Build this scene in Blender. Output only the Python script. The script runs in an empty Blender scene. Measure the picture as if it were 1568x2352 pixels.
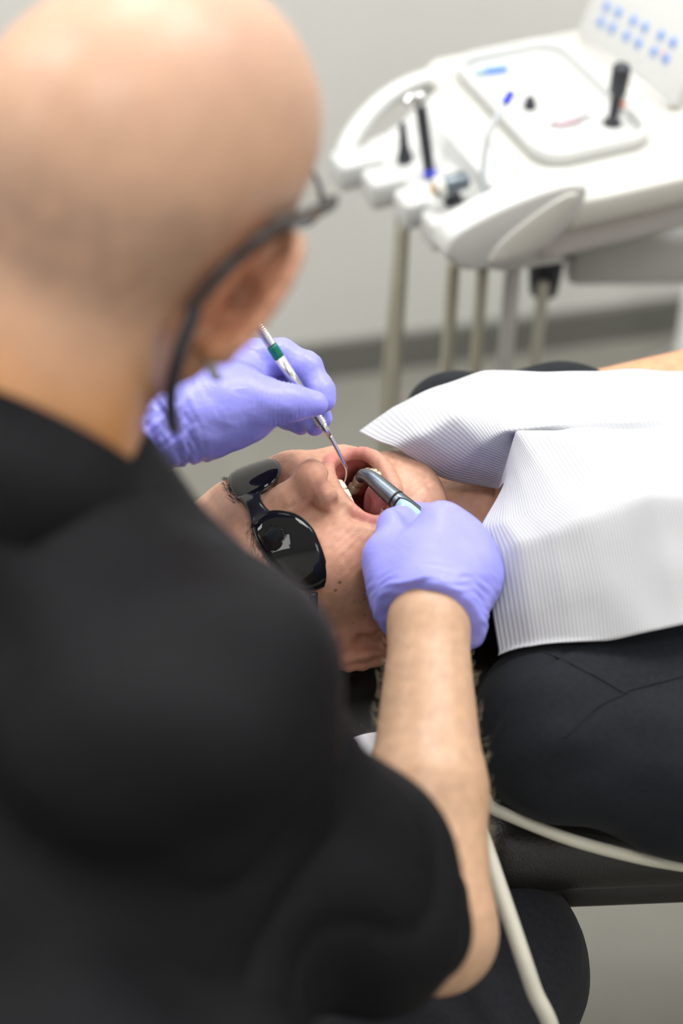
import bpy, bmesh, math, random
import numpy as np
from mathutils import Vector, Matrix

random.seed(7)
scene = bpy.context.scene
col = scene.collection

# ------------------------------------------------------------------ camera
PITCH = math.radians(42.0)
FPX = 4200.0                      # focal length in pixels of the 1568 x 2352 frame
CAMH = 1.75
CAM = np.array([0.0, 0.0, CAMH])
AX = np.array([1.0, 0.0, 0.0])
AU = np.array([0.0, math.sin(PITCH), math.cos(PITCH)])
AD = np.array([0.0, math.cos(PITCH), -math.sin(PITCH)])

def W(px, py, d):
    """point seen at a pixel, d metres along the optical axis"""
    return CAM + d * ((px - 784.0) / FPX * AX + (1176.0 - py) / FPX * AU + AD)

def Zp(px, py, z):
    """point seen at a pixel, on the horizontal plane at height z"""
    v = (px - 784.0) / FPX * AX + (1176.0 - py) / FPX * AU + AD
    return CAM + v * (z - CAMH) / v[2]

cam_data = bpy.data.cameras.new('camera')
cam = bpy.data.objects.new('camera', cam_data)
col.objects.link(cam)
cam.location = CAM
cam.rotation_euler = (math.pi / 2 - PITCH, 0, 0)
cam_data.sensor_fit = 'VERTICAL'
cam_data.sensor_height = 36.0
cam_data.sensor_width = 24.0
cam_data.lens = 36.0 * FPX / 2352.0
cam_data.clip_start = 0.02
cam_data.dof.use_dof = True
cam_data.dof.focus_distance = 1.40
cam_data.dof.aperture_fstop = 2.2
scene.camera = cam

# ------------------------------------------------------------------ world, lights, exposure
world = bpy.data.worlds.new('world')
scene.world = world
world.use_nodes = True
wb = world.node_tree.nodes['Background']
wb.inputs[0].default_value = (0.95, 0.97, 1.0, 1)
wb.inputs[1].default_value = 0.35
scene.view_settings.view_transform = 'Standard'
scene.view_settings.look = 'None'
scene.view_settings.gamma = 1.0
scene.view_settings.use_curve_mapping = False
scene.view_settings.exposure = 0.06
scene.cycles.use_denoising = True
scene.cycles.max_bounces = 8
scene.cycles.caustics_reflective = False
scene.cycles.caustics_refractive = False

CEIL = 2.55
PANELS = [(-0.02, 1.86), (-0.02, 0.25), (1.75, 1.86), (1.75, 0.25), (-1.75, 1.86), (-1.75, 0.25), (0.72, 1.45), (-0.95, 1.15)]  # last two panels are added fill to brighten the patient's face
PANEL_POWER = [15.0, 7.5, 20.0, 5.0, 15.0, 8.0, 16.5, 13.0]

# ------------------------------------------------------------------ helpers
def tag(o, label=None, cat=None, group=None, kind=None):
    if label: o['label'] = label
    if cat: o['category'] = cat
    if group: o['group'] = group
    if kind: o['kind'] = kind
    return o

def empty(name, loc=(0, 0, 0)):
    o = bpy.data.objects.new(name, None)
    o.empty_display_size = 0.05
    col.objects.link(o)
    o.location = Vector(loc)
    return o

def parent_keep(o, p):
    if p is not None:
        o.parent = p
        o.matrix_parent_inverse = Matrix.Translation(-Vector(p.location))

def obj(name, V, Fc, mat, parent=None, smooth=True, colr=None, uv=None, mats=None, fmat=None):
    """link one mesh object; V in world coordinates"""
    me = bpy.data.meshes.new(name)
    V = np.asarray(V, dtype=np.float32)
    if isinstance(Fc, np.ndarray):
        n, m = Fc.shape
        me.vertices.add(len(V)); me.vertices.foreach_set('co', V.ravel())
        me.loops.add(n * m); me.loops.foreach_set('vertex_index', Fc.astype(np.int32).ravel())
        me.polygons.add(n)
        me.polygons.foreach_set('loop_start', np.arange(0, n * m, m, dtype=np.int32))
        me.update(calc_edges=True)
    else:
        me.from_pydata([tuple(map(float, v)) for v in V], [], [tuple(f) for f in Fc])
    if smooth:
        me.polygons.foreach_set('use_smooth', np.ones(len(me.polygons), dtype=bool))
    if colr is not None:
        at = me.color_attributes.new('Col', 'FLOAT_COLOR', 'POINT')
        c4 = np.ones((len(V), 4), dtype=np.float32); c4[:, :3] = colr
        at.data.foreach_set('color', c4.ravel())
    if uv is not None:
        ul = me.uv_layers.new(name='UVMap')
        li = np.zeros(len(me.loops), dtype=np.int32); me.loops.foreach_get('vertex_index', li)
        ul.data.foreach_set('uv', np.asarray(uv, dtype=np.float32)[li].ravel())
    if mats:
        for m_ in mats: me.materials.append(m_)
        if fmat is not None: me.polygons.foreach_set('material_index', np.asarray(fmat, dtype=np.int32))
    else:
        me.materials.append(mat)
    me.validate()
    me.update()
    o = bpy.data.objects.new(name, me)
    col.objects.link(o)
    parent_keep(o, parent)
    return o

def nrm(v):
    v = np.asarray(v, float)
    return v / (np.linalg.norm(v) + 1e-12)

def frame_from(d, hint=(0, 0, 1)):
    """3x3 with columns (side, side2, d)"""
    d = nrm(d); h = np.asarray(hint, float)
    if abs(d @ nrm(h)) > 0.97: h = np.array([1.0, 0.2, 0])
    s = nrm(np.cross(h, d)); t = np.cross(d, s)
    return np.stack([s, t, d], 1)

# ---- mesh primitives: each returns (V, F)
def mbox(c, half, R=None, bev=0.0, seg=2):
    bm = bmesh.new()
    bmesh.ops.create_cube(bm, size=2.0)
    for v in bm.verts: v.co = Vector((v.co.x * half[0], v.co.y * half[1], v.co.z * half[2]))
    if bev > 0:
        bmesh.ops.bevel(bm, geom=bm.edges[:], offset=bev, segments=seg, profile=0.5, affect='EDGES')
    bm.verts.index_update()
    V = np.array([v.co[:] for v in bm.verts]); Fc = [[v.index for v in f.verts] for f in bm.faces]
    bm.free()
    if R is not None: V = V @ np.asarray(R).T
    return V + np.asarray(c), Fc

def mlathe(prof, a, b, n=24, hint=(0, 0, 1)):
    """prof: list of (t, r) with t in metres from a along a->b"""
    a = np.asarray(a, float); R = frame_from(np.asarray(b, float) - a, hint)
    V = []; Fc = []
    th = np.arange(n) / n * 2 * math.pi
    for (t, r) in prof:
        V.append(a + np.outer(np.cos(th) * r, R[:, 0]) + np.outer(np.sin(th) * r, R[:, 1]) + R[:, 2] * t)
    V = np.concatenate(V)
    for i in range(len(prof) - 1):
        for j in range(n):
            k = (j + 1) % n
            Fc.append([i * n + j, i * n + k, (i + 1) * n + k, (i + 1) * n + j])
    Fc.append(list(range(n))[::-1]); m = (len(prof) - 1) * n
    Fc.append([m + j for j in range(n)])
    return V, Fc

def spline(pts, n=12):
    """Catmull-Rom through pts (any dimension)"""
    P = np.asarray(pts, float); out = []
    Q = np.vstack([2 * P[0] - P[1], P, 2 * P[-1] - P[-2]])
    for i in range(1, len(Q) - 2):
        p0, p1, p2, p3 = Q[i - 1], Q[i], Q[i + 1], Q[i + 2]
        for s in np.arange(n) / n:
            out.append(0.5 * ((2 * p1) + (-p0 + p2) * s + (2 * p0 - 5 * p1 + 4 * p2 - p3) * s * s + (-p0 + 3 * p1 - 3 * p2 + p3) * s ** 3))
    out.append(P[-1])
    return np.array(out)

def mtube(path, rad, n=10, flat=None, hint=(0, 0, 1), closed_ends=True):
    """sweep; rad scalar or per point; flat = (scale side, scale other)"""
    P = np.asarray(path, float); m = len(P)
    rad = np.full(m, rad) if np.isscalar(rad) else np.asarray(rad, float)
    T = np.gradient(P, axis=0); T /= np.linalg.norm(T, axis=1)[:, None] + 1e-12
    R = frame_from(T[0], hint); s = R[:, 0]
    V = []; th = np.arange(n) / n * 2 * math.pi
    fs, ft = flat or (1, 1)
    for i in range(m):
        s = nrm(s - (s @ T[i]) * T[i]); t = np.cross(T[i], s)
        V.append(P[i] + rad[i] * (np.outer(np.cos(th) * fs, s) + np.outer(np.sin(th) * ft, t)))
    V = np.concatenate(V); Fc = []
    for i in range(m - 1):
        for j in range(n):
            k = (j + 1) % n
            Fc.append([i * n + j, i * n + k, (i + 1) * n + k, (i + 1) * n + j])
    if closed_ends:
        Fc.append(list(range(n))[::-1]); Fc.append([(m - 1) * n + j for j in range(n)])
    return V, Fc

def join(*parts):
    V = []; Fc = []; o = 0
    for v, f in parts:
        V.append(np.asarray(v)); Fc += [[i + o for i in q] for q in (f.tolist() if isinstance(f, np.ndarray) else f)]; o += len(v)
    return np.concatenate(V), Fc

def mprism(poly, z0, z1, bev=0.0, to=None):
    """vertical prism over polygon (list of xy); to maps local xyz to world"""
    bm = bmesh.new()
    lo = [bm.verts.new((x, y, z0)) for x, y in poly]; f = bm.faces.new(lo)
    r = bmesh.ops.extrude_face_region(bm, geom=[f])
    for v in [g for g in r['geom'] if isinstance(g, bmesh.types.BMVert)]: v.co.z = z1
    bmesh.ops.recalc_face_normals(bm, faces=bm.faces[:])
    if bev > 0:
        ed = [e for e in bm.edges if abs(e.verts[0].co.z - e.verts[1].co.z) < 1e-6]
        bmesh.ops.bevel(bm, geom=ed, offset=bev, segments=3, profile=0.5, affect='EDGES')
    bm.verts.index_update()
    V = np.array([v.co[:] for v in bm.verts]); Fc = [[v.index for v in f.verts] for f in bm.faces]
    bm.free()
    if to is not None: V = to(V)
    return V, Fc

def rrect(hx, hy, r, n=6):
    out = []
    for cx, cy, a0 in ((hx - r, hy - r, 0), (-hx + r, hy - r, 90), (-hx + r, -hy + r, 180), (hx - r, -hy + r, 270)):
        for i in range(n + 1):
            a = math.radians(a0 + 90 * i / n); out.append((cx + r * math.cos(a), cy + r * math.sin(a)))
    return out

# ---- signed distance sculpting
class SDF:
    def __init__(s, lo, hi, h):
        s.lo = np.asarray(lo, float); s.h = h
        s.n = np.ceil((np.asarray(hi, float) - s.lo) / h).astype(int) + 1
        s.D = np.full(s.n, 0.5, dtype=np.float32)
    def sub(s, lo, hi):
        i0 = np.clip(np.floor((lo - s.lo) / s.h).astype(int), 0, s.n); i1 = np.clip(np.ceil((hi - s.lo) / s.h).astype(int) + 1, 0, s.n)
        if np.any(i1 <= i0): return None
        sl = tuple(slice(a, b) for a, b in zip(i0, i1))
        ax = [(s.lo[i] + s.h * np.arange(i0[i], i1[i])).astype(np.float32) for i in range(3)]
        return sl, ax[0][:, None, None], ax[1][None, :, None], ax[2][None, None, :]
    def put(s, lo, hi, f, k, op):
        m = k + 3 * s.h
        g = s.sub(np.asarray(lo) - m, np.asarray(hi) + m)
        if g is None: return s
        sl, X, Y, Z = g
        b = f(X, Y, Z); a = s.D[sl]; k = max(k, 1e-5)
        if op == 'u':
            hh = np.clip(k - np.abs(a - b), 0, None) / k
            s.D[sl] = np.minimum(a, b) - hh * hh * k * 0.25
        else:
            b = -b if op == 's' else b
            hh = np.clip(k - np.abs(a - b), 0, None) / k
            s.D[sl] = np.maximum(a, b) + hh * hh * k * 0.25
        return s
    def ell(s, c, r, R=None, k=0.01, op='u'):
        c = np.asarray(c, float); r = np.asarray(r, float) if not np.isscalar(r) else np.full(3, r)
        R = np.eye(3) if R is None else np.asarray(R)
        e = np.abs(R) @ r
        def f(X, Y, Z):
            x, y, z = X - c[0], Y - c[1], Z - c[2]
            k0 = 0; k1 = 0
            for i in range(3):
                q = (x * R[0, i] + y * R[1, i] + z * R[2, i]) / r[i]
                k0 = k0 + q * q; k1 = k1 + (q / r[i]) ** 2
            k0 = np.sqrt(k0); k1 = np.sqrt(k1) + 1e-6
            return k0 * (k0 - 1) / k1
        return s.put(c - e, c + e, f, k, op)
    def cap(s, a, b, ra, rb, k=0.01, op='u', flat=None):
        """tapered capsule; flat=(axis, scale): thickness along axis multiplied by scale"""
        a = np.asarray(a, float); b = np.asarray(b, float); m = max(ra, rb); d = b - a; dd = d @ d + 1e-12
        if flat is not None: fa = nrm(flat[0]); fs = flat[1]
        def f(X, Y, Z):
            x, y, z = X - a[0], Y - a[1], Z - a[2]
            t = np.clip((x * d[0] + y * d[1] + z * d[2]) / dd, 0, 1)
            x, y, z = x - t * d[0], y - t * d[1], z - t * d[2]
            r2 = x * x + y * y + z * z
            if flat is not None:
                q = x * fa[0] + y * fa[1] + z * fa[2]
                r2 = r2 + q * q * (1 / fs ** 2 - 1)
                return (np.sqrt(r2) - (ra + (rb - ra) * t)) * min(1, fs * 1.2)
            return np.sqrt(r2) - (ra + (rb - ra) * t)
        return s.put(np.minimum(a, b) - m * 1.6, np.maximum(a, b) + m * 1.6, f, k, op)
    def chain(s, pts, rad, k=0.01, op='u', flat=None):
        for i in range(len(pts) - 1): s.cap(pts[i], pts[i + 1], rad[i], rad[i + 1], k if i == 0 else min(k, 0.012), op, flat)
        return s
    def half(s, p, n, k=0.002):
        """keep the side n points away from: cut by plane through p, removing +n"""
        p = np.asarray(p, float); n = nrm(n)
        f = lambda X, Y, Z: (X - p[0]) * n[0] + (Y - p[1]) * n[1] + (Z - p[2]) * n[2]
        return s.put(s.lo, s.lo + s.h * s.n, f, k, 'i')
    def mesh(s, smooth=1):
        D = s.D; D[0] = D[-1] = 0.5; D[:, 0] = D[:, -1] = 0.5; D[:, :, 0] = D[:, :, -1] = 0.5
        ins = D < 0
        cnt = np.zeros(tuple(s.n - 1), dtype=np.int8)
        for i in (0, 1):
            for j in (0, 1):
                for k in (0, 1):
                    cnt += ins[i:s.n[0] - 1 + i, j:s.n[1] - 1 + j, k:s.n[2] - 1 + k]
        act = (cnt > 0) & (cnt < 8)
        idx = np.argwhere(act); N = len(idx)
        ids = np.full(act.shape, -1, dtype=np.int32); ids[act] = np.arange(N)
        acc = np.zeros((N, 3)); w = np.zeros(N)
        cor = {}
        for i in (0, 1):
            for j in (0, 1):
                for k in (0, 1): cor[i, j, k] = D[idx[:, 0] + i, idx[:, 1] + j, idx[:, 2] + k]
        for ax in range(3):
            for u in (0, 1):
                for v in (0, 1):
                    c0 = [u, v]; c0.insert(ax, 0); c1 = [u, v]; c1.insert(ax, 1)
                    a = cor[tuple(c0)]; b = cor[tuple(c1)]
                    m = (a < 0) != (b < 0)
                    t = a[m] / (a[m] - b[m])
                    p = np.tile(np.array(c0, float), (m.sum(), 1)); p[:, ax] = t
                    acc[m] += p; w[m] += 1
        V = s.lo + s.h * (idx + acc / w[:, None])
        Q = []
        for ax in range(3):
            o1, o2 = [i for i in range(3) if i != ax]
            sl0 = [slice(1, -1)] * 3; sl1 = [slice(1, -1)] * 3
            sl0[ax] = slice(0, -1); sl1[ax] = slice(1, None)
            a = ins[tuple(sl0)]; b = ins[tuple(sl1)]
            e = np.argwhere(a != b)
            if len(e) == 0: continue
            flip = a[tuple(e.T)]
            base = e.copy(); base[:, o1] += 1; base[:, o2] += 1
            def cid(d1, d2):
                q = base.copy(); q[:, o1] += d1; q[:, o2] += d2
                return ids[q[:, 0], q[:, 1], q[:, 2]]
            q = np.stack([cid(-1, -1), cid(0, -1), cid(0, 0), cid(-1, 0)], 1)
            if ax == 1: flip = ~flip
            q[~flip] = q[~flip][:, ::-1]
            Q.append(q)
        Q = np.concatenate(Q)
        for _ in range(smooth): V = lap(V, Q, 0.5)
        return V, Q

def lap(V, Q, f):
    n = len(V); S = np.zeros((n, 3)); c = np.zeros(n)
    m = Q.shape[1]
    for i in range(m):
        a = Q[:, i]; b = Q[:, (i + 1) % m]
        c += np.bincount(a, minlength=n) + np.bincount(b, minlength=n)
        for d in range(3):
            S[:, d] += np.bincount(a, V[b, d], n) + np.bincount(b, V[a, d], n)
    return V + f * (S / np.maximum(c, 1)[:, None] - V)

def vnorm(V, Q):
    fn = np.cross(V[Q[:, 2]] - V[Q[:, 0]], V[Q[:, 3]] - V[Q[:, 1]])
    N = np.zeros_like(V)
    for i in range(4):
        for d in range(3): N[:, d] += np.bincount(Q[:, i], fn[:, d], len(V))
    return N / (np.linalg.norm(N, axis=1)[:, None] + 1e-12)

def noise(P, scale, seed=0, waves=10):
    """smooth pseudo-random field in about -1..1"""
    r = np.random.RandomState(seed); out = 0
    for i in range(waves):
        d = r.normal(size=3); d /= np.linalg.norm(d)
        out = out + np.sin((P @ d) * (2 * math.pi / scale) * r.uniform(0.5, 1.5) + r.uniform(0, 6.28))
    return out / math.sqrt(waves) / 1.4

def sstep(a, b, x):
    t = np.clip((x - a) / (b - a), 0, 1)
    return t * t * (3 - 2 * t)

def blob(V, c, r, soft=1.0):
    d = np.sqrt((((V - np.asarray(c)) / np.asarray(r)) ** 2).sum(1))
    return np.clip(1 - sstep(1 - 0.5 * soft, 1 + 0.5 * soft, d), 0, 1)

def mix(C, c2, m):
    return C * (1 - m[:, None]) + np.asarray(c2) * m[:, None]

# ------------------------------------------------------------------ materials
def material(name, color=(0.8, 0.8, 0.8), rough=0.5, metal=0.0, spec=0.5, noise_scale=0, noise_amt=0.0, bump_scale=0, bump=0.0,
             bump_detail=3, attr=False, sss=0.0, sss_r=(1, 0.35, 0.2), sss_scale=0.005, sheen=0.0, coat=0.0, alpha=1.0, trans=0.0,
             emit=None, aniso_scale=None, ior=1.45, color2=None):
    m = bpy.data.materials.new(name); m.use_nodes = True
    nt = m.node_tree; b = nt.nodes['Principled BSDF']
    b.inputs['Base Color'].default_value = (*color, 1); b.inputs['Roughness'].default_value = rough
    b.inputs['Metallic'].default_value = metal; b.inputs['Specular IOR Level'].default_value = spec
    b.inputs['IOR'].default_value = ior
    tc = nt.nodes.new('ShaderNodeTexCoord')
    src = None
    if attr:
        a = nt.nodes.new('ShaderNodeAttribute'); a.attribute_name = 'Col'; src = a.outputs['Color']
    if noise_scale:
        nz = nt.nodes.new('ShaderNodeTexNoise'); nz.inputs['Scale'].default_value = noise_scale; nz.inputs['Detail'].default_value = 4
        nt.links.new(tc.outputs['Object'], nz.inputs['Vector'])
        mr = nt.nodes.new('ShaderNodeMapRange')
        mr.inputs['To Min'].default_value = 1 - noise_amt; mr.inputs['To Max'].default_value = 1 + noise_amt
        mr.inputs['From Min'].default_value = 0.25; mr.inputs['From Max'].default_value = 0.75
        nt.links.new(nz.outputs['Fac'], mr.inputs['Value'])
        mx = nt.nodes.new('ShaderNodeVectorMath'); mx.operation = 'SCALE'
        if src is not None: nt.links.new(src, mx.inputs[0])
        else: mx.inputs[0].default_value = color
        nt.links.new(mr.outputs['Result'], mx.inputs['Scale']); src = mx.outputs['Vector']
        if color2 is not None:
            mc = nt.nodes.new('ShaderNodeMix'); mc.data_type = 'RGBA'
            mc.inputs['A'].default_value = (*color, 1); mc.inputs['B'].default_value = (*color2, 1)
            nt.links.new(nz.outputs['Fac'], mc.inputs['Factor']); src = mc.outputs['Result']
    if src is not None: nt.links.new(src, b.inputs['Base Color'])
    if bump_scale:
        nb = nt.nodes.new('ShaderNodeTexNoise'); nb.inputs['Scale'].default_value = bump_scale; nb.inputs['Detail'].default_value = bump_detail
        if aniso_scale is not None:
            mp = nt.nodes.new('ShaderNodeMapping'); mp.inputs['Scale'].default_value = aniso_scale
            nt.links.new(tc.outputs['Object'], mp.inputs['Vector']); nt.links.new(mp.outputs['Vector'], nb.inputs['Vector'])
        else: nt.links.new(tc.outputs['Object'], nb.inputs['Vector'])
        bp = nt.nodes.new('ShaderNodeBump'); bp.inputs['Strength'].default_value = bump; bp.inputs['Distance'].default_value = 0.002
        nt.links.new(nb.outputs['Fac'], bp.inputs['Height']); nt.links.new(bp.outputs['Normal'], b.inputs['Normal'])
    if sss:
        b.inputs['Subsurface Weight'].default_value = sss; b.inputs['Subsurface Radius'].default_value = sss_r; b.inputs['Subsurface Scale'].default_value = sss_scale
    if sheen: b.inputs['Sheen Weight'].default_value = sheen; b.inputs['Sheen Roughness'].default_value = 0.5
    if coat: b.inputs['Coat Weight'].default_value = coat; b.inputs['Coat Roughness'].default_value = 0.05
    if trans: b.inputs['Transmission Weight'].default_value = trans
    if alpha < 1: b.inputs['Alpha'].default_value = alpha
    if emit: b.inputs['Emission Color'].default_value = (*emit[0], 1); b.inputs['Emission Strength'].default_value = emit[1]
    return m

M = {}
M['wall'] = material('wall_paint', (0.76, 0.76, 0.73), 0.75, noise_scale=3, noise_amt=0.03, bump_scale=120, bump=0.05)
M['ceil'] = material('ceiling_paint', (0.82, 0.82, 0.80), 0.9, noise_scale=3, noise_amt=0.02)
M['floor'] = material('floor_vinyl', (0.225, 0.217, 0.192), 0.5, noise_scale=9, noise_amt=0.06, bump_scale=200, bump=0.05)
M['baseb'] = material('baseboard_vinyl', (0.17, 0.17, 0.155), 0.6, noise_scale=9, noise_amt=0.04)
M['panel'] = material('light_diffuser', (1, 1, 1), 0.6, emit=((1.0, 0.985, 0.96), 1.0), noise_scale=2, noise_amt=0.01)
M['alu'] = material('aluminium', (0.7, 0.7, 0.7), 0.4, metal=0.9, noise_scale=20, noise_amt=0.03)
M['skin'] = material('skin', (0.7, 0.4, 0.28), 0.40, attr=True, noise_scale=110, noise_amt=0.14, bump_scale=1300, bump=0.24, bump_detail=3, sss=0.25, sss_scale=0.006, spec=0.45)
M['skin_s'] = material('scalp_skin', (0.7, 0.4, 0.28), 0.40, attr=True, noise_scale=45, noise_amt=0.06, bump_scale=500, bump=0.08, sss=0.25, sss_scale=0.006, spec=0.5)
M['tooth'] = material('tooth_enamel', (0.78, 0.72, 0.56), 0.2, attr=True, noise_scale=300, noise_amt=0.08, spec=0.6, coat=0.3)
M['tongue'] = material('tongue', (0.62, 0.24, 0.23), 0.28, attr=True, noise_scale=150, noise_amt=0.08, bump_scale=1500, bump=0.25, sss=0.3, coat=0.3)
M['glove'] = material('nitrile_glove', (0.30, 0.30, 0.86), 0.36, noise_scale=60, noise_amt=0.04, bump_scale=230, bump=0.22, sss=0.15, sss_r=(0.4, 0.4, 1), sss_scale=0.003, spec=0.45)
M['black'] = material('black_fabric', (0.0060, 0.0060, 0.0078), 0.58, noise_scale=250, noise_amt=0.25, bump_scale=1400, bump=0.3, sheen=0.0, spec=0.16)
M['navy'] = material('dark_shirt_fabric', (0.009, 0.0115, 0.016), 0.8, noise_scale=300, noise_amt=0.3, bump_scale=1600, bump=0.35, sheen=0.03, spec=0.25)
M['trouser'] = material('charcoal_trousers', (0.017, 0.017, 0.022), 0.85, noise_scale=300, noise_amt=0.25, bump_scale=1500, bump=0.3, sheen=0.05, spec=0.2)
M['hair'] = material('dark_hair', (0.035, 0.033, 0.032), 0.45, noise_scale=400, noise_amt=0.5, bump_scale=120, bump=0.8, aniso_scale=(1, 1, 14))
M['lens'] = material('tinted_lens', (0.006, 0.0065, 0.0075), 0.03, spec=0.35, coat=0.0, noise_scale=5, noise_amt=0.02)
M['gframe'] = material('glossy_black_frame', (0.02, 0.02, 0.022), 0.12, spec=0.6, noise_scale=20, noise_amt=0.1)
M['steel'] = material('steel', (0.62, 0.62, 0.62), 0.26, metal=1.0, noise_scale=80, noise_amt=0.05)
M['green'] = material('green_band', (0.0, 0.16, 0.10), 0.35, noise_scale=80, noise_amt=0.08)
M['hpgrey'] = material('anodised_grey', (0.16, 0.19, 0.22), 0.33, metal=0.85, noise_scale=600, noise_amt=0.15, bump_scale=1500, bump=0.08)
M['hpdark'] = material('dark_hole', (0.006, 0.006, 0.007), 0.5, noise_scale=80, noise_amt=0.1)
M['ice'] = material('pale_blue_plastic', (0.34, 0.52, 0.60), 0.22, noise_scale=80, noise_amt=0.04, sss=0.2)
M['white'] = material('white_plastic', (0.60, 0.61, 0.605), 0.3, noise_scale=10, noise_amt=0.015, spec=0.5)
M['whitew'] = material('warm_white_plastic', (0.60, 0.60, 0.565), 0.35, noise_scale=10, noise_amt=0.015)
M['greyp'] = material('light_grey_plastic', (0.62, 0.61, 0.60), 0.45, noise_scale=10, noise_amt=0.02)
M['hose'] = material('beige_hose', (0.56, 0.54, 0.46), 0.4, noise_scale=40, noise_amt=0.03)
M['hosed'] = material('grey_beige_hose', (0.42, 0.40, 0.32), 0.45, noise_scale=40, noise_amt=0.05)
M['dark'] = material('dark_grey_plastic', (0.03, 0.033, 0.042), 0.45, noise_scale=40, noise_amt=0.1)
M['blue'] = material('blue_plastic', (0.03, 0.05, 0.62), 0.35, noise_scale=40, noise_amt=0.05)
M['skyblue'] = material('sky_blue_plastic', (0.07, 0.26, 0.85), 0.4, noise_scale=40, noise_amt=0.05)
M['clear'] = material('clear_tube', (0.66, 0.70, 0.75), 0.15, alpha=0.75, noise_scale=40, noise_amt=0.02)
M['brass'] = material('brass', (0.75, 0.42, 0.08), 0.3, metal=0.9, noise_scale=60, noise_amt=0.05)
M['pinkp'] = material('pale_pink_plastic', (0.75, 0.52, 0.60), 0.4, noise_scale=60, noise_amt=0.05)
M['orange'] = material('orange_print', (0.85, 0.20, 0.07), 0.5, noise_scale=60, noise_amt=0.05)
M['key'] = material('key_print_blue', (0.20, 0.36, 0.74), 0.5, noise_scale=60, noise_amt=0.04)
M['keyd'] = material('key_symbol_blue', (0.08, 0.16, 0.5), 0.5, noise_scale=60, noise_amt=0.04)
M['leather'] = material('dark_upholstery', (0.017, 0.0155, 0.0145), 0.38, noise_scale=60, noise_amt=0.1, bump_scale=500, bump=0.25, spec=0.5)
M['chairb'] = material('chair_shell', (0.018, 0.017, 0.016), 0.5, noise_scale=30, noise_amt=0.08)
M['film'] = material('clear_film', (0.9, 0.92, 0.94), 0.06, alpha=0.16, spec=1.0, coat=1.0, noise_scale=40, noise_amt=0.02)
M['paper'] = material('white_tissue', (0.80, 0.80, 0.86), 0.8, noise_scale=60, noise_amt=0.02, bump_scale=300, bump=0.1)
M['mask'] = material('mask_fabric', (0.55, 0.75, 0.80), 0.85, noise_scale=100, noise_amt=0.04, bump_scale=300, bump=0.1)
M['elastic'] = material('white_elastic', (0.62, 0.62, 0.58), 0.8, noise_scale=100, noise_amt=0.04)
M['armhair'] = material('fair_arm_hair', (0.72, 0.60, 0.42), 0.35, noise_scale=100, noise_amt=0.1)

def bib_material():
    m = bpy.data.materials.new('ribbed_bib_paper'); m.use_nodes = True
    nt = m.node_tree; b = nt.nodes['Principled BSDF']
    b.inputs['Base Color'].default_value = (0.50, 0.51, 0.54, 1); b.inputs['Roughness'].default_value = 0.75
    b.inputs['Specular IOR Level'].default_value = 0.25
    uv = nt.nodes.new('ShaderNodeUVMap')
    wv = nt.nodes.new('ShaderNodeTexWave'); wv.wave_type = 'BANDS'; wv.bands_direction = 'X'; wv.wave_profile = 'SIN'
    wv.inputs['Scale'].default_value = 72.0; wv.inputs['Distortion'].default_value = 0.15   # u in metres
    nt.links.new(uv.outputs['UV'], wv.inputs['Vector'])
    wv2 = nt.nodes.new('ShaderNodeTexWave'); wv2.wave_type = 'BANDS'; wv2.bands_direction = 'Y'
    wv2.inputs['Scale'].default_value = 190.0
    nt.links.new(uv.outputs['UV'], wv2.inputs['Vector'])
    ad = nt.nodes.new('ShaderNodeMath'); ad.operation = 'MULTIPLY_ADD'; ad.inputs[1].default_value = 0.25
    nt.links.new(wv2.outputs['Fac'], ad.inputs[0]); nt.links.new(wv.outputs['Fac'], ad.inputs[2])
    bp = nt.nodes.new('ShaderNodeBump'); bp.inputs['Strength'].default_value = 0.34; bp.inputs['Distance'].default_value = 0.0012
    nt.links.new(ad.outputs[0], bp.inputs['Height']); nt.links.new(bp.outputs['Normal'], b.inputs['Normal'])
    return m
M['bib'] = bib_material()

# ------------------------------------------------------------------ the room
WY = np.array([math.cos(math.radians(12)), math.sin(math.radians(12)), 0])      # direction of the far wall
WN = np.array([-WY[1], WY[0], 0])                                               # its outward normal
W0 = Zp(700, 866, 0.0)
XL, XR, YN = -2.6, 3.4, 2.6       # extents along the wall and towards the viewer
def wall_pt(s, t, z): return W0 + s * WY - t * WN + np.array([0, 0, z])
def struct(name, V, Fc, mat):
    return tag(obj(name, V, Fc, mat, smooth=False), kind='structure')
def slab(name, s0, s1, t0, t1, z0, z1, mat):
    V = [wall_pt(s, t, z) for z in (z0, z1) for (s, t) in ((s0, t0), (s1, t0), (s1, t1), (s0, t1))]
    Fc = [[3, 2, 1, 0], [4, 5, 6, 7], [0, 1, 5, 4], [1, 2, 6, 5], [2, 3, 7, 6], [3, 0, 4, 7]]
    Fc = [f[::-1] for f in Fc]
    return struct(name, V, Fc, mat)
slab('floor', XL, XR, -0.1, YN, -0.05, 0.0, M['floor'])
slab('ceiling', XL, XR, -0.1, YN, CEIL, CEIL + 0.05, M['ceil'])
slab('wall_back', XL, XR, -0.1, 0.0, 0.0, CEIL, M['wall'])
slab('wall_left', XL - 0.1, XL, -0.1, YN, 0.0, CEIL, M['wall'])
slab('wall_right', XR, XR + 0.1, -0.1, YN, 0.0, CEIL, M['wall'])
slab('wall_front', XL, XR, YN, YN + 0.1, 0.0, CEIL, M['wall'])
slab('baseboard_back', XL, XR, 0.0, 0.012, 0.0, 0.065, M['baseb'])

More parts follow.
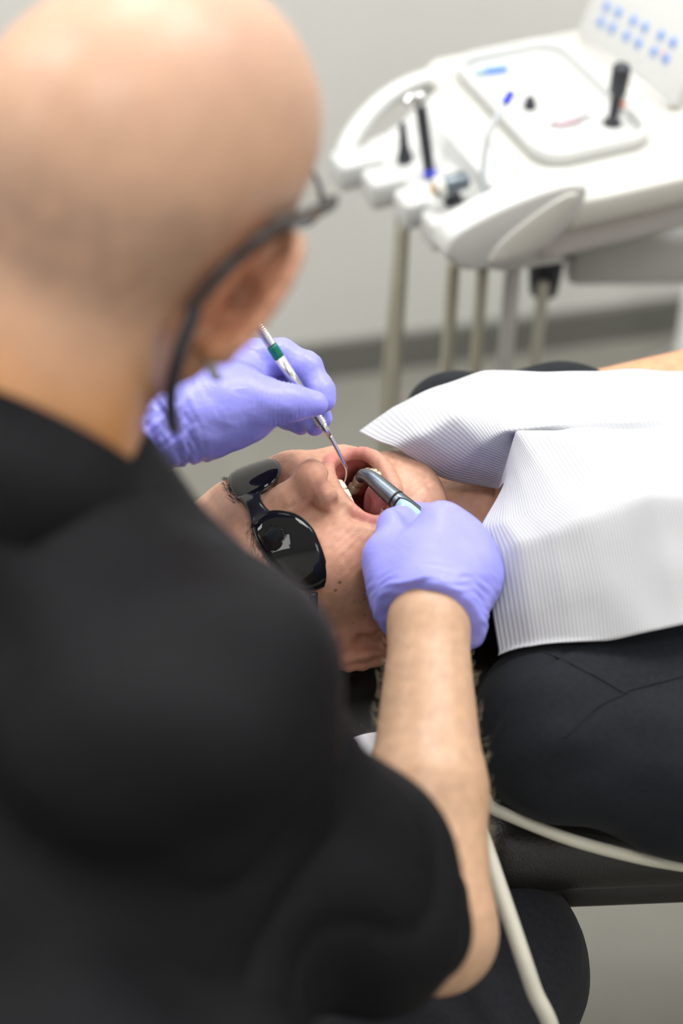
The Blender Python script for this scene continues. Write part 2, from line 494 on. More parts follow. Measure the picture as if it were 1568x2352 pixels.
PANEL_NAMES = ['over the patient by the far wall', 'over the dentist', 'by the right end of the far wall', 'towards the right near corner',
               'by the left end of the far wall', 'towards the left near corner', 'over the patient\'s chest', 'left of the dentist, added to brighten the face']
for i, (x, y) in enumerate(PANELS):
    e = empty('ceiling_light', (x, y, CEIL - 0.012))
    tag(e, 'square recessed ceiling light panel ' + PANEL_NAMES[i], 'light', 'ceiling light panels')
    Rz = np.stack([WY, WN, [0, 0, 1]], 1)
    for k, (cx, cy, hx, hy) in enumerate(((0, .305, .315, .012), (0, -.305, .315, .012), (.305, 0, .012, .295), (-.305, 0, .012, .295))):
        V, Fc = mbox(np.array([x, y, CEIL - 0.008]) + Rz @ np.array([cx, cy, 0]), (hx, hy, 0.008), Rz)
        obj('frame_strip', V, Fc, M['alu'], e, smooth=False)
    V, Fc = mbox(np.array([x, y, CEIL - 0.004]), (.293, .293, .003), Rz)
    obj('diffuser', V, Fc, M['panel'], e, smooth=False)
    l = bpy.data.lights.new('panel_lamp', 'AREA'); l.shape = 'SQUARE'; l.size = 0.585; l.energy = PANEL_POWER[i]
    l.color = (1.0, 0.985, 0.965)
    lo = bpy.data.objects.new('panel_lamp', l); col.objects.link(lo)
    lo.location = Vector((x, y, CEIL - 0.0085)); lo.rotation_euler = (0, 0, math.radians(12))
    parent_keep(lo, e)

# ------------------------------------------------------------------ the patient: head
OPEN = math.radians(20)
def jaw(p):
    """closed-jaw point to open-jaw point (rotation about the jaw hinge)"""
    x, y, z = p; c, s = math.cos(OPEN), math.sin(OPEN)
    return np.array([x, y * c + z * s, -y * s + z * c])

# columns: person's right, forward (out of the face), up (towards the crown)
_n = nrm([-0.05, 0.61, 0.79]); _r = nrm([0.332, -0.737, 0.591] - _n * (_n @ np.array([0.332, -0.737, 0.591]))); _u = np.cross(_r, _n)
_a = math.radians(4.0); _q = np.array([[math.cos(_a), -math.sin(_a), 0], [math.sin(_a), math.cos(_a), 0], [0, 0, 1]])
_n, _r, _u = _q @ _n, _q @ _r, _q @ _u
cam2w = lambda v: v[0] * AX + v[1] * AU - v[2] * AD
PH = np.stack([cam2w(_r), cam2w(_n), cam2w(_u)], 1)
NASION = np.array([0, 0.094, 0.032])
PO = W(606, 1171, 1.385) - PH @ NASION
def ph(V): return PO + np.asarray(V) @ PH.T          # head-local to world

def lip_pt(t, grow=0.0, dy=0.0):
    """rim of the open mouth; t=0 right corner, pi/2 upper lip, -pi/2 lower lip"""
    c, s = math.cos(t), math.sin(t)
    x = -0.0025 + (0.0325 + grow) * np.sign(c) * abs(c) ** 0.9
    zc = -0.0480; z = zc + (0.0192 + grow) * np.sign(s) * abs(s) ** 0.75
    top = 0.0885; bot = 0.0800; cor = 0.0740
    yy = cor + ((top - cor) if s > 0 else (bot - cor)) * abs(s) ** 0.9
    return np.array([x, yy + dy, z])

def build_patient_head(h=0.0012):
    S = SDF((-0.105, -0.13, -0.235), (0.105, 0.14, 0.155), h)
    S.ell((0, -0.012, 0.050), (0.076, 0.097, 0.088), k=0.01)
    S.ell((0, 0.032, 0.052), (0.064, 0.055, 0.060), k=0.03)
    S.ell((0, 0.036, -0.005), (0.056, 0.046, 0.055), k=0.03)
    for s in (-1, 1):
        S.ell((s * 0.043, 0.055, 0.001), (0.020, 0.023, 0.019), k=0.028)
        S.cap((s * 0.060, -0.002, -0.004), jaw((s * 0.053, 0.008, -0.050)), 0.016, 0.014, k=0.03)
        S.cap(jaw((s * 0.053, 0.008, -0.050)), jaw((s * 0.018, 0.062, -0.074)), 0.014, 0.013, k=0.02)
        S.cap((s * 0.048, 0.038, -0.005), jaw((s * 0.042, 0.040, -0.050)), 0.018, 0.015, k=0.03)
        S.cap((s * 0.042, 0.056, -0.012), (s * 0.038, 0.058, -0.046), 0.016, 0.013, k=0.025)
        S.cap((s * 0.038, 0.058, -0.046), jaw((s * 0.026, 0.070, -0.062)), 0.013, 0.012, k=0.02)
    # brow, eye hollows and lids
    S.cap((-0.034, 0.075, 0.046), (0.034, 0.075, 0.046), 0.012, 0.012, k=0.025)
    S.ell((0, 0.078, 0.042), (0.016, 0.014, 0.012), k=0.02)
    for s in (-1, 1):
        S.ell((s * 0.033, 0.092, 0.028), (0.019, 0.014, 0.011), k=0.016, op='s')
        S.ell((s * 0.032, 0.069, 0.027), (0.015, 0.0135, 0.0125), k=0.006)
    # upper jaw and nose
    S.ell((0, 0.062, -0.024), (0.037, 0.031, 0.019), k=0.022)
    S.chain([(0, 0.086, 0.034), (0, 0.096, 0.014), (0, 0.107, -0.006)], [0.0085, 0.0092, 0.0108], k=0.018)
    S.ell((0, 0.1115, -0.0105), (0.0122, 0.0115, 0.0108), k=0.011)
    for s in (-1, 1):
        S.ell((s * 0.0138, 0.0985, -0.0140), (0.0088, 0.0125, 0.0090), k=0.0055)
        S.ell((s * 0.0074, 0.1050, -0.0215), (0.0048, 0.0078, 0.0062), k=0.002, op='s')
        S.chain([(s * 0.0215, 0.097, -0.018), (s * 0.030, 0.086, -0.030), (s * 0.038, 0.078, -0.044)], [0.0018, 0.0022, 0.0012], k=0.007, op='s')
    S.cap((0, 0.101, -0.022), (0, 0.0985, -0.030), 0.0022, 0.003, k=0.006, op='s')
    # lower jaw
    S.ell(jaw((0, 0.0770, -0.0740)), (0.026, 0.0180, 0.0150), k=0.020)
    S.ell(jaw((0, 0.0795, -0.057)), (0.032, 0.019, 0.014), k=0.018)
    S.ell(jaw((0, 0.020, -0.062)), (0.044, 0.040, 0.017), k=0.02)
    # neck
    S.cap((0, -0.048, -0.03), (0, -0.055, -0.23), 0.055, 0.060, k=0.025)
    S.cap((0, -0.022, -0.09), (0, -0.022, -0.23), 0.034, 0.040, k=0.03)
    S.ell((0, 0.006, -0.145), (0.013, 0.012, 0.017), k=0.025)
    for s in (-1, 1): S.cap((s * 0.052, -0.050, -0.04), (s * 0.018, 0.004, -0.23), 0.013, 0.011, k=0.025)
    # mouth opening and cavity
    S.ell((-0.0025, 0.082, -0.0480), (0.0320, 0.036, 0.0190), k=0.006, op='s')
    S.ell((-0.001, 0.040, -0.051), (0.0325, 0.043, 0.0275), k=0.005, op='s')
    # lips
    T = np.linspace(0, 2 * math.pi, 33)
    def rl(t):
        s = math.sin(t)
        return 0.0026 + (0.0014 if s > 0 else 0.0028) * abs(s) ** 1.5
    for i in range(32):
        a, b = T[i], T[i + 1]
        S.cap(lip_pt(a, 0.0028, -0.0035), lip_pt(b, 0.0028, -0.0035), rl(a), rl(b), k=0.0045)
    # ears
    for s in (-1, 1):
        out = nrm((s * 0.88, 0.47, 0)); bk = nrm((s * 0.47, -0.88, 0)); up = np.array([0, 0, 1.0])
        lean = nrm(up - 0.18 * bk * 1.0); bk = nrm(bk - (bk @ lean) * lean)
        c = np.array([s * 0.080, -0.004, -0.006])
        S.ell(c, (0.0185, 0.032, 0.0055), R=np.stack([bk, lean, out], 1), k=0.008)
        rim = [c + out * 0.004 + bk * (0.0185 * math.sin(a)) - lean * (0.032 * math.cos(a)) for a in np.linspace(-0.6, 3.9, 13)]
        S.chain(rim, [0.0034] * 13, k=0.004)
        S.ell(c - bk * 0.004 + out * 0.010 - lean * 0.003, (0.009, 0.010, 0.013), k=0.004, op='s')
        S.chain([c + out * 0.006 + bk * 0.009 + lean * z for z in (-0.016, 0.0, 0.016)], [0.003] * 3, k=0.005)
        S.ell(c - bk * 0.013 + out * 0.004 - lean * 0.006, (0.005, 0.005, 0.007), k=0.005)
        S.ell(c - bk * 0.004 - lean * 0.033 + out * 0.002, (0.008, 0.006, 0.009), k=0.006)
    S.half((0, 0, -0.225), (0, 0, -1))
    return S.mesh(1)

hV, hQ = build_patient_head()
def patient_skin(V):
    base = np.array([0.73, 0.405, 0.275])
    C = np.tile(base, (len(V), 1))
    n1 = noise(V, 0.035, 3); n2 = noise(V, 0.012, 4)
    C *= (1 + 0.05 * n1 + 0.04 * n2)[:, None]
    C = mix(C, (0.77, 0.44, 0.335), blob(V, (0, 0.05, 0.085), (0.06, 0.06, 0.05)) * 0.6)           # forehead
    C = mix(C, (0.72, 0.34, 0.235), blob(V, (0, 0.112, -0.012), (0.02, 0.02, 0.02)) * 0.6)
    for s in (-1, 1):
        C = mix(C, (0.73, 0.36, 0.245), blob(V, (s * 0.046, 0.075, -0.008), (0.028, 0.03, 0.026)) * 0.55)
        C = mix(C, (0.60, 0.235, 0.15), blob(V, (s * 0.085, -0.01, 0.0), (0.03, 0.03, 0.05)) * 0.6)
    # shaven beard area, faintly greyer
    beard = blob(V, (0, 0.06, -0.085), (0.07, 0.075, 0.05)) * (0.75 + 0.25 * noise(V, 0.004, 9))
    C = mix(C, (0.62, 0.365, 0.255), np.clip(beard, 0, 1) * 0.55)
    C = mix(C, (0.66, 0.35, 0.215), sstep(-0.125, -0.16, V[:, 2]) * 0.6)                            # tanned neck
    # lips
    P = np.array([lip_pt(t, 0.0026, -0.0035) for t in np.linspace(0, 2 * math.pi, 60)])
    near = (V[:, 1] > 0.03) & (V[:, 2] < -0.02) & (V[:, 2] > -0.12) & (np.abs(V[:, 0]) < 0.05)
    idx = np.where(near)[0]
    d = np.min(np.stack([((V[idx] - q) ** 2).sum(1) for q in P]), 0) ** 0.5
    L = np.zeros(len(V)); L[idx] = 1 - sstep(0.0040, 0.0078, d)
    C = mix(C, (0.66, 0.235, 0.205), L * 0.95)
    # inside the mouth
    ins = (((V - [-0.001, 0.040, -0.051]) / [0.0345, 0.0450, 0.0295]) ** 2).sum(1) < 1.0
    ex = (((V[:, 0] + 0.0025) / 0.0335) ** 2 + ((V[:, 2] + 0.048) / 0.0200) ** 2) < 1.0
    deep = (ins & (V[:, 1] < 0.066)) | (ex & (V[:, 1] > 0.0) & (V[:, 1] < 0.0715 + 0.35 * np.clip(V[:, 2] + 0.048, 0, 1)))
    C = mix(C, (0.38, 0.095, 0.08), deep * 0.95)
    # moles and freckles
    rs = np.random.RandomState(5)
    moles = [((0.058, 0.050, -0.040), 0.0022), ((0.052, 0.061, -0.020), 0.0014), ((0.060, 0.043, -0.028), 0.0012), ((0.047, 0.066, -0.047), 0.0016),
             ((0.063, 0.035, -0.050), 0.0016), ((0.064, 0.04, -0.012), 0.0012), ((0.02, 0.02, -0.155), 0.002)]
    for _ in range(26): moles.append(((0.045 + 0.025 * rs.rand(), 0.0 + 0.07 * rs.rand(), -0.075 + 0.085 * rs.rand()), 0.0006 + 0.0008 * rs.rand()))
    for c, r in moles:
        sel = np.abs(V - np.asarray(c)).max(1) < 0.02
        if not sel.any(): continue
        j = np.where(sel)[0]; q = V[j][np.argmin(((V[j] - c) ** 2).sum(1))]
        d = np.sqrt(((V[j] - q) ** 2).sum(1)); m = np.zeros(len(V)); m[j] = 1 - sstep(r * 0.7, r * 1.3, d)
        C = mix(C, (0.20, 0.075, 0.05), m * 0.75)
    return np.clip(C * 0.87, 0, 1)
hC = patient_skin(hV)
# fine wrinkles
hN = vnorm(hV, hQ)
hV = hV + hN * (0.00022 * noise(hV, 0.006, 21) * blob(hV, (0, 0.06, -0.05), (0.08, 0.08, 0.09)))[:, None]

# ---- teeth, tongue, eyes are covered; the body proper
def build_patient_body():
    S = SDF((-0.05, 0.70, 0.50), (1.85, 1.62, 0.98), 0.007)
    for a in PB: S.cap(*a[:2], a[2], a[3], k=a[4], flat=a[5] if len(a) > 5 else None)
    return S.mesh(2)

UP = np.array([0, 0, 1.0])
BA = nrm([0.996, -0.07, -0.03]); BR = nrm([-0.07, -0.996, 0.0])       # patient's feet-ward axis and right-hand side
NB = ph([0, -0.035, -0.19])                                            # neck base
STERN = np.array([0.180, 1.075, 0.765])                             # between the shoulder joints
def pb(a, r, z): return STERN + a * BA + r * BR + np.array([0, 0, z])
R_SH, L_SH = pb(-0.005, 0.182, -0.035), pb(-0.080, -0.138, -0.040)
R_EL, L_EL = pb(0.30, 0.265, -0.06), pb(0.20, -0.205, 0.016)
R_WR, L_WR = pb(0.53, 0.16, 0.03), pb(0.53, -0.10, 0.06)
TORSO = [(pb(0.04, 0.10, -0.03), pb(-0.02, -0.085, -0.035), 0.062, 0.058, 0.05),
         (pb(0.14, 0.085, -0.028), pb(0.14, -0.060, -0.022), 0.090, 0.094, 0.06),
         (pb(0.26, 0.075, -0.03), pb(0.26, -0.058, -0.026), 0.094, 0.096, 0.06),
         (pb(0.40, 0.065, -0.035), pb(0.40, -0.065, -0.035), 0.094, 0.094, 0.06),
         (pb(0.56, 0.07, -0.045), pb(0.56, -0.07, -0.045), 0.092, 0.092, 0.06)]
LEGS = []
for s in (-1, 1):
    LEGS += [(pb(0.54, s * 0.085, -0.05), pb(0.98, s * 0.11, -0.01), 0.080, 0.055, 0.04), (pb(0.98, s * 0.11, -0.01), pb(1.40, s * 0.10, -0.05), 0.054, 0.038, 0.02)]
PB = TORSO + LEGS + [(NB, STERN + BA * 0.02, 0.055, 0.065, 0.04),
      (R_SH, R_EL, 0.050, 0.040, 0.04), (R_EL, R_WR, 0.038, 0.027, 0.02), (R_WR, R_WR + BA * 0.06 - BR * 0.05, 0.026, 0.03, 0.02),
      (L_SH, L_EL, 0.042, 0.041, 0.03), (L_EL, L_WR, 0.038, 0.027, 0.02), (L_WR, L_WR + BA * 0.06 + BR * 0.05, 0.026, 0.03, 0.02)]
for s, wr in ((1, R_WR), (-1, L_WR)):
    hand = wr + BA * 0.06 - BR * 0.05 * s
    for j in range(4):
        f0 = hand + BA * (0.022 - 0.016 * j) - BR * s * 0.02
        PB.append((f0, f0 - BR * s * (0.055 - 0.005 * abs(j - 1)) + BA * 0.02 - UP * 0.012, 0.0095, 0.008, 0.008))
    PB.append((wr + BA * 0.045, wr + BA * 0.095 + UP * 0.0 - BR * s * 0.02, 0.012, 0.009, 0.01))
bV, bQ = build_patient_body()
arm_c = np.array([0.63, 0.325, 0.185])
bC = np.tile(arm_c, (len(bV), 1)) * (1 + 0.06 * noise(bV, 0.03, 8))[:, None]
pV = np.concatenate([ph(hV), bV]); pQ = np.concatenate([hQ, bQ + len(hV)]); pC = np.concatenate([hC, bC])
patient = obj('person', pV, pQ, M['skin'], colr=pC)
tag(patient, 'person lying back in the dental chair, mouth wide open, dark glasses, black polo shirt', 'person')

# tongue
def build_tongue():
    S = SDF((-0.04, -0.01, -0.10), (0.04, 0.09, -0.02), 0.001)
    S.ell((0.006, 0.042, -0.0605), (0.0180, 0.030, 0.0150), k=0.004)
    S.ell((0.009, 0.060, -0.0605), (0.0145, 0.0165, 0.0100), k=0.012)
    S.cap((0.006, 0.02, -0.042), (0.008, 0.066, -0.0490), 0.0012, 0.001, k=0.006, op='s')
    return S.mesh(1)
V, Q = build_tongue()
C = np.tile([0.60, 0.225, 0.215], (len(V), 1)) * (1 + 0.08 * noise(V, 0.006, 2))[:, None]
C = mix(C, (0.66, 0.31, 0.29), blob(V, (0, 0.05, -0.052), (0.013, 0.03, 0.012)) * 0.6)
obj('tongue', ph(V), Q, M['tongue'], patient, colr=C)

def tooth(c, w, dep, hgt, face, up, molar=False, stain=0.0, seed=0):
    """one crown: c root-side centre, up points to the biting edge, face points out of the arch"""
    face = nrm(face - np.dot(face, up) * up); side = np.cross(up, face)
    rings = [(0.0, 0.82, 0.85), (0.3, 0.97, 1.0), (0.65, 1.0, 0.92 if molar else 0.72), (0.9, 0.96, 0.80 if molar else 0.42), (1.0, 0.85, 0.62 if molar else 0.24)]
    V = []; n = 12
    for (t, sx, sy) in rings:
        for j in range(n):
            a = 2 * math.pi * j / n; ca, sa = math.cos(a), math.sin(a)
            x = np.sign(ca) * abs(ca) ** 0.6 * w / 2 * sx; y = np.sign(sa) * abs(sa) ** 0.7 * dep / 2 * sy
            z = t * hgt + (0.0006 * math.sin(3 * a + seed) if molar and t > 0.8 else 0)
            V.append(c + side * x + face * (y + (0.0 if molar else 0.0004)) + up * z)
    V.append(c + up * (hgt - (0.0012 if molar else 0.0)))
    Fc = [[i * n + j, i * n + (j + 1) % n, (i + 1) * n + (j + 1) % n, (i + 1) * n + j] for i in range(len(rings) - 1) for j in range(n)]
    Fc += [[4 * n + j, 4 * n + (j + 1) % n, 5 * n] for j in range(n)]
    tt = np.array([r[0] for r in rings for _ in range(n)] + [1.0])
    C = np.tile([0.80, 0.755, 0.63], (len(V), 1))
    C = mix(C, (0.60, 0.40, 0.15), (1 - tt) * 0.55 * (0.4 + stain)); C = mix(C, (0.55, 0.33, 0.10), np.full(len(V), stain * 0.45))
    o = obj('tooth', ph(V), Fc, M['tooth'], patient, colr=C)
def arch(u):
    """half arch: u 0 (midline) .. 1 (last molar) -> x, y relative"""
    ang = u * 1.45
    return 0.0245 * math.sin(ang) ** 0.9 if ang > 0 else 0.0, -0.040 * (1 - math.cos(ang))
for s in (-1, 1):
    us = [0.10, 0.27, 0.41, 0.545, 0.68, 0.83, 0.99]; ws = [0.0084, 0.0068, 0.0076, 0.0070, 0.0068, 0.0098, 0.0095]
    for i, (u, w) in enumerate(zip(us, ws)):
        x, y = arch(u); x2, y2 = arch(u + 0.02); tn = nrm([x2 - x, y2 - y, 0]); face = np.array([-tn[1], tn[0], 0]); face = face if face[1] > -0.2 else -face
        face = nrm(np.array([s * abs(face[0]), face[1], 0]))
        tooth(np.array([s * x, 0.0800 + y, -0.0274 - 0.001 * (i > 4)]), w, 0.0068 if i < 3 else 0.0095, 0.0085 if i < 3 else 0.0065, face, np.array([0, 0.10, -1.0]) / 1.005, i > 2, 0.1, i)
    wl = [0.0055, 0.0060, 0.0070, 0.0070, 0.0072, 0.0105, 0.0105]
    us = [0.085, 0.24, 0.39, 0.53, 0.67, 0.83, 1.0]
    LT = math.radians(30); lu = np.array([0, math.sin(LT), math.cos(LT)]); lf = np.array([0, math.cos(LT), -math.sin(LT)])
    for i, (u, w) in enumerate(zip(us, wl)):
        x, y = arch(u); x *= 0.93; tn = nrm([arch(u + 0.02)[0] - arch(u)[0], arch(u + 0.02)[1] - arch(u)[1]])
        face = nrm(np.array([s * abs(tn[1]), abs(tn[0]), 0]))
        fw = np.array([face[0], 0, 0]) + face[1] * lf
        c = np.array([s * x, 0.0760, -0.0668]) + y * 0.95 * lf
        tooth(c, w, 0.0062 if i < 3 else 0.0098, 0.0090 if i < 3 else 0.0070, fw, lu, i > 2, 0.35 + (0.6 if i in (5, 6) else 0.15 * (i == 2)), i + 3)
# gums along both arches
for nm, z0, y0, tilt, sc in (('upper_gum', -0.0265, 0.0775, 0.0, 1.0), ('lower_gum', -0.0695, 0.0740, math.radians(30), 0.93)):
    pth = []
    for u in np.linspace(-1.05, 1.05, 25):
        x, y = arch(abs(u)); pth.append([np.sign(u) * x * sc, y0 + y * 0.95 * math.cos(tilt), z0 - y * 0.95 * math.sin(tilt)])
    V, Fc = mtube(pth, 0.0052, 10)
    obj(nm, ph(V), Fc, M['tongue'], patient, colr=np.tile([0.52, 0.16, 0.14], (len(V), 1)))

# hair of the patient: cap over the back and top of the skull, ragged hairline
def build_hair():
    S = SDF((-0.10, -0.13, -0.07), (0.10, 0.08, 0.16), 0.0022)
    S.ell((0, -0.018, 0.050), (0.0835, 0.102, 0.095), k=0.01)
    S.cap((0, -0.075, -0.02), (0, -0.06, -0.055), 0.045, 0.035, k=0.03)
    n = nrm((0, 0.86, -0.36))
    S.half((0, 0.020, 0.060), n, k=0.006)
    S.half((0, -0.004, 0.0), nrm((0, 1.0, -0.15)), k=0.006)
    V, Q = S.mesh(2)
    N = vnorm(V, Q)
    return V + N * (0.0016 * noise(V * [1, 1, 0.35], 0.008, 5) + 0.001 * noise(V, 0.02, 6))[:, None], Q
V, Q = build_hair()
obj('hair', ph(V), Q, M['hair'], patient)
hairV, hairN = V, vnorm(V, Q)
rs = np.random.RandomState(3); parts = []
for i in rs.choice(len(hairV), 1500):       # strands lying over the cap
    p = hairV[i]; nn = hairN[i]
    d = np.array([0.0, -0.45, -0.9]) + 0.35 * rs.randn(3); d = nrm(d - (d @ nn) * nn)
    L = 0.012 + 0.012 * rs.rand()
    parts.append(mtube([p, p + d * L * 0.5 + nn * 0.0012, p + d * L + nn * (0.0006 + 0.0015 * rs.rand())], [0.00025, 0.00025, 0.0001], 3))
V, Fc = join(*parts)
o = obj('hair_strands', ph(V), Fc, M['hair'], patient); o['kind'] = 'stuff'
# eyebrows
parts = []
front = hV[hV[:, 1] > 0.04]
for i in range(230):
    s = rs.choice([-1, 1]); u = rs.rand()
    x = s * (0.010 + 0.046 * u); z = 0.0475 + 0.003 * math.sin(u * 3) - 0.006 * u + 0.0022 * rs.randn()
    c = front[np.argmin((front[:, 0] - x) ** 2 + (front[:, 2] - z) ** 2)]
    d = nrm([s * 0.9, 0.12 - 0.45 * u, 0.35 + 0.25 * rs.randn()]); L = 0.003 + 0.003 * rs.rand()
    parts.append(mtube([c, c + d * L * 0.6 + np.array([0, 0.0010, 0]), c + d * L + np.array([0, 0.0008, 0])], [0.00016, 0.00015, 0.00006], 3))
V, Fc = join(*parts)
o = obj('eyebrows', ph(V), Fc, M['hair'], patient); o['kind'] = 'stuff'

# ---- protective dark glasses
glasses = empty('protective_glasses', ph([0, 0.10, 0.03]))
tag(glasses, 'wraparound dark tinted protective glasses worn by the lying patient', 'glasses')
def lens_mesh(s):
    """wrapped lens: outline in (u = lateral angle, v = height) over an elliptic cylinder"""
    out = [(0.010, 0.018), (0.012, 0.003), (0.022, -0.011), (0.036, -0.018), (0.052, -0.019), (0.070, -0.0185), (0.088, -0.017), (0.0945, -0.011),
           (0.094, 0.000), (0.088, 0.007), (0.074, 0.014), (0.056, 0.020), (0.038, 0.023), (0.020, 0.0225)]
    O = spline(out + out[:1], 5)[:-1]
    n = len(O); ctr = np.array([0.050, 0.001])
    V = []; rings = 9
    def pos(q, off):
        a, z = q
        th = a / 0.078                              # wrap
        x = 0.071 * math.sin(th * 0.98); y = 0.043 + 0.060 * math.cos(th) ** 0.9 - 0.9 * (z - 0.003) ** 2 * 6
        nx = nrm([math.sin(th) / 0.071, math.cos(th) / 0.060, (z - 0.003) * 12])
        return np.array([s * x, y, z + 0.024]) + np.array([s * nx[0], nx[1], nx[2]]) * off
    for off in (0.0011, -0.0011):
        for r in range(rings):
            t = 1 - r / rings
            for q in O: V.append(pos(ctr + (q - ctr) * t, off * (1 if r else 0.3)))
        V.append(pos(ctr, off))
    Fc = []; half = rings * n + 1
    for b in (0, half):
        for r in range(rings - 1):
            for j in range(n):
                k = (j + 1) % n; f = [b + r * n + j, b + r * n + k, b + (r + 1) * n + k, b + (r + 1) * n + j]
                Fc.append(f if b == 0 else f[::-1])
        for j in range(n):
            f = [b + (rings - 1) * n + j, b + (rings - 1) * n + (j + 1) % n, b + rings * n]; Fc.append(f if b == 0 else f[::-1])
    for j in range(n):
        k = (j + 1) % n; Fc.append([j, half + j, half + k, k])
    if s < 0: Fc = [f[::-1] for f in Fc]
    Fc = [f[::-1] for f in Fc]
    rim = np.array([pos(q, 0.0) for q in O]); 
    return np.array(V), Fc, rim
for s in (1, -1):
    V, Fc, rim = lens_mesh(s)
    l = obj('lens', ph(V), Fc, M['lens'], glasses)
    V, Fc = mtube(ph(np.vstack([rim, rim[:2]])), 0.0005, 6)
    obj('rim', V, Fc, M['gframe'], l)
    tp = spline([(s * 0.0675, 0.064, 0.022), (s * 0.073, 0.045, 0.026), (s * 0.080, 0.010, 0.030), (s * 0.080, -0.02, 0.026), (s * 0.079, -0.035, 0.012)], 8)
    V, Fc = mtube(ph(tp), 0.0030, 8, flat=(0.5, 1.2), hint=PH[:, 2])
    obj('temple_arm', V, Fc, M['gframe'], glasses)
bg = []
for zz in np.linspace(0.026, 0.0475, 9):          # saddle-shaped bridge joining the lenses
    for xx in np.linspace(-0.0155, 0.0155, 13):
        waist = 1 - 0.42 * (1 - (xx / 0.0155) ** 2)
        zc = 0.040; bg.append((xx, 0.1045 - 12 * xx * xx - 9 * (zz - 0.037) ** 2, zc + (zz - zc) * waist))
bg = np.array(bg); nb_ = len(bg); Qb = np.array([[i * 13 + j, i * 13 + j + 1, (i + 1) * 13 + j + 1, (i + 1) * 13 + j] for i in range(8) for j in range(12)])
rimb = list(range(13)) + [i * 13 + 12 for i in range(1, 9)] + [8 * 13 + j for j in range(11, -1, -1)] + [i * 13 for i in range(7, 0, -1)]
Fb = np.concatenate([Qb[:, ::-1], Qb + nb_, np.array([[rimb[k], rimb[(k + 1) % len(rimb)], rimb[(k + 1) % len(rimb)] + nb_, rimb[k] + nb_] for k in range(len(rimb))])])
obj('bridge', ph(np.concatenate([bg, bg - [0, 0.0022, 0]])), Fb, M['gframe'], glasses)
for s in (1, -1):
    V, Fc = mtube(ph(spline([(s * 0.010, 0.098, 0.034), (s * 0.0125, 0.096, 0.024), (s * 0.016, 0.092, 0.014)], 6)), [0.002] * 12 + [0.0012], 8, flat=(0.7, 1.2))
    obj('nose_pad', V, Fc, M['gframe'], glasses)

# ------------------------------------------------------------------ the patient's clothes
def sample(S, P):
    """trilinear look-up of a distance grid and its gradient"""
    q = (P - S.lo) / S.h; i = np.clip(np.floor(q).astype(int), 0, S.n - 2); f = q - i
    def at(o):
        return S.D[i[:, 0] + o[0], i[:, 1] + o[1], i[:, 2] + o[2]]
    c = {(a, b, d): at((a, b, d)) for a in (0, 1) for b in (0, 1) for d in (0, 1)}
    fx, fy, fz = f.T
    def lerp(a, b, t): return a + (b - a) * t
    v = lerp(lerp(lerp(c[0,0,0], c[1,0,0], fx), lerp(c[0,1,0], c[1,1,0], fx), fy), lerp(lerp(c[0,0,1], c[1,0,1], fx), lerp(c[0,1,1], c[1,1,1], fx), fy), fz)
    gx = c[1,0,0] - c[0,0,0] + c[1,1,1] - c[0,1,1]; gy = c[0,1,0] - c[0,0,0] + c[1,1,1] - c[1,0,1]; gz = c[0,0,1] - c[0,0,0] + c[1,1,1] - c[1,1,0]
    g = np.stack([gx, gy, gz], 1); return v, g / (np.linalg.norm(g, axis=1)[:, None] + 1e-9)

SH = SDF((-0.02, 0.66, 0.58), (0.85, 1.45, 0.97), 0.0045)
for a in TORSO: SH.cap(a[0], a[1], a[2] + 0.010, a[3] + 0.010, k=0.05)
SH.cap(pb(-0.095, -0.150, -0.024), L_SH, 0.040, 0.048, k=0.04)
R_SLV = R_SH + (R_EL - R_SH) * 0.80; L_SLV = L_SH + (L_EL - L_SH) * 0.30
SH.cap(R_SH, R_SLV, 0.060, 0.066, k=0.045)
SH.cap(R_SH + BA * 0.05 - BR * 0.05, R_SH, 0.065, 0.058, k=0.04)
SH.cap(L_SH, L_SLV, 0.052, 0.054, k=0.04)
SH.half(R_SLV + nrm(R_EL - R_SH) * 0.012, R_EL - R_SH); 
NBD = nrm(STERN + BA * 0.02 - NB)
SH.cap(NB + NBD * 0.065, STERN + BA * 0.05, 0.058, 0.066, k=0.035)
for p in (NB + UP * 0.09,): SH.cap(NB + NBD * 0.02 + UP * 0.05, STERN + BA * 0.04 + UP * 0.12, 0.055, 0.05, k=0.02, op='s')
SH.half(pb(0.60, 0, 0), BA)
sV, sQ = SH.mesh(2)
sN = vnorm(sV, sQ)
fold = 0.0035 * noise(sV * [1, 0.45, 1], 0.10, 31) + 0.0015 * noise(sV, 0.05, 32)
sV = sV + sN * fold[:, None]
# armhole seam of the right sleeve: a shallow groove
sc = (sV - (R_SH + BA * 0.015 - BR * 0.03)) @ nrm(0.62 * BR + 0.55 * BA)
grp = (sV - R_SH) @ BR > -0.08
sV = sV - sN * (0.0014 * np.exp(-(sc / 0.0018) ** 2) * grp)[:, None] + sN * (0.0010 * np.exp(-((sc - 0.006) / 0.004) ** 2) * grp)[:, None]
shirt = obj('polo_shirt', sV, sQ, M['navy'], patient)
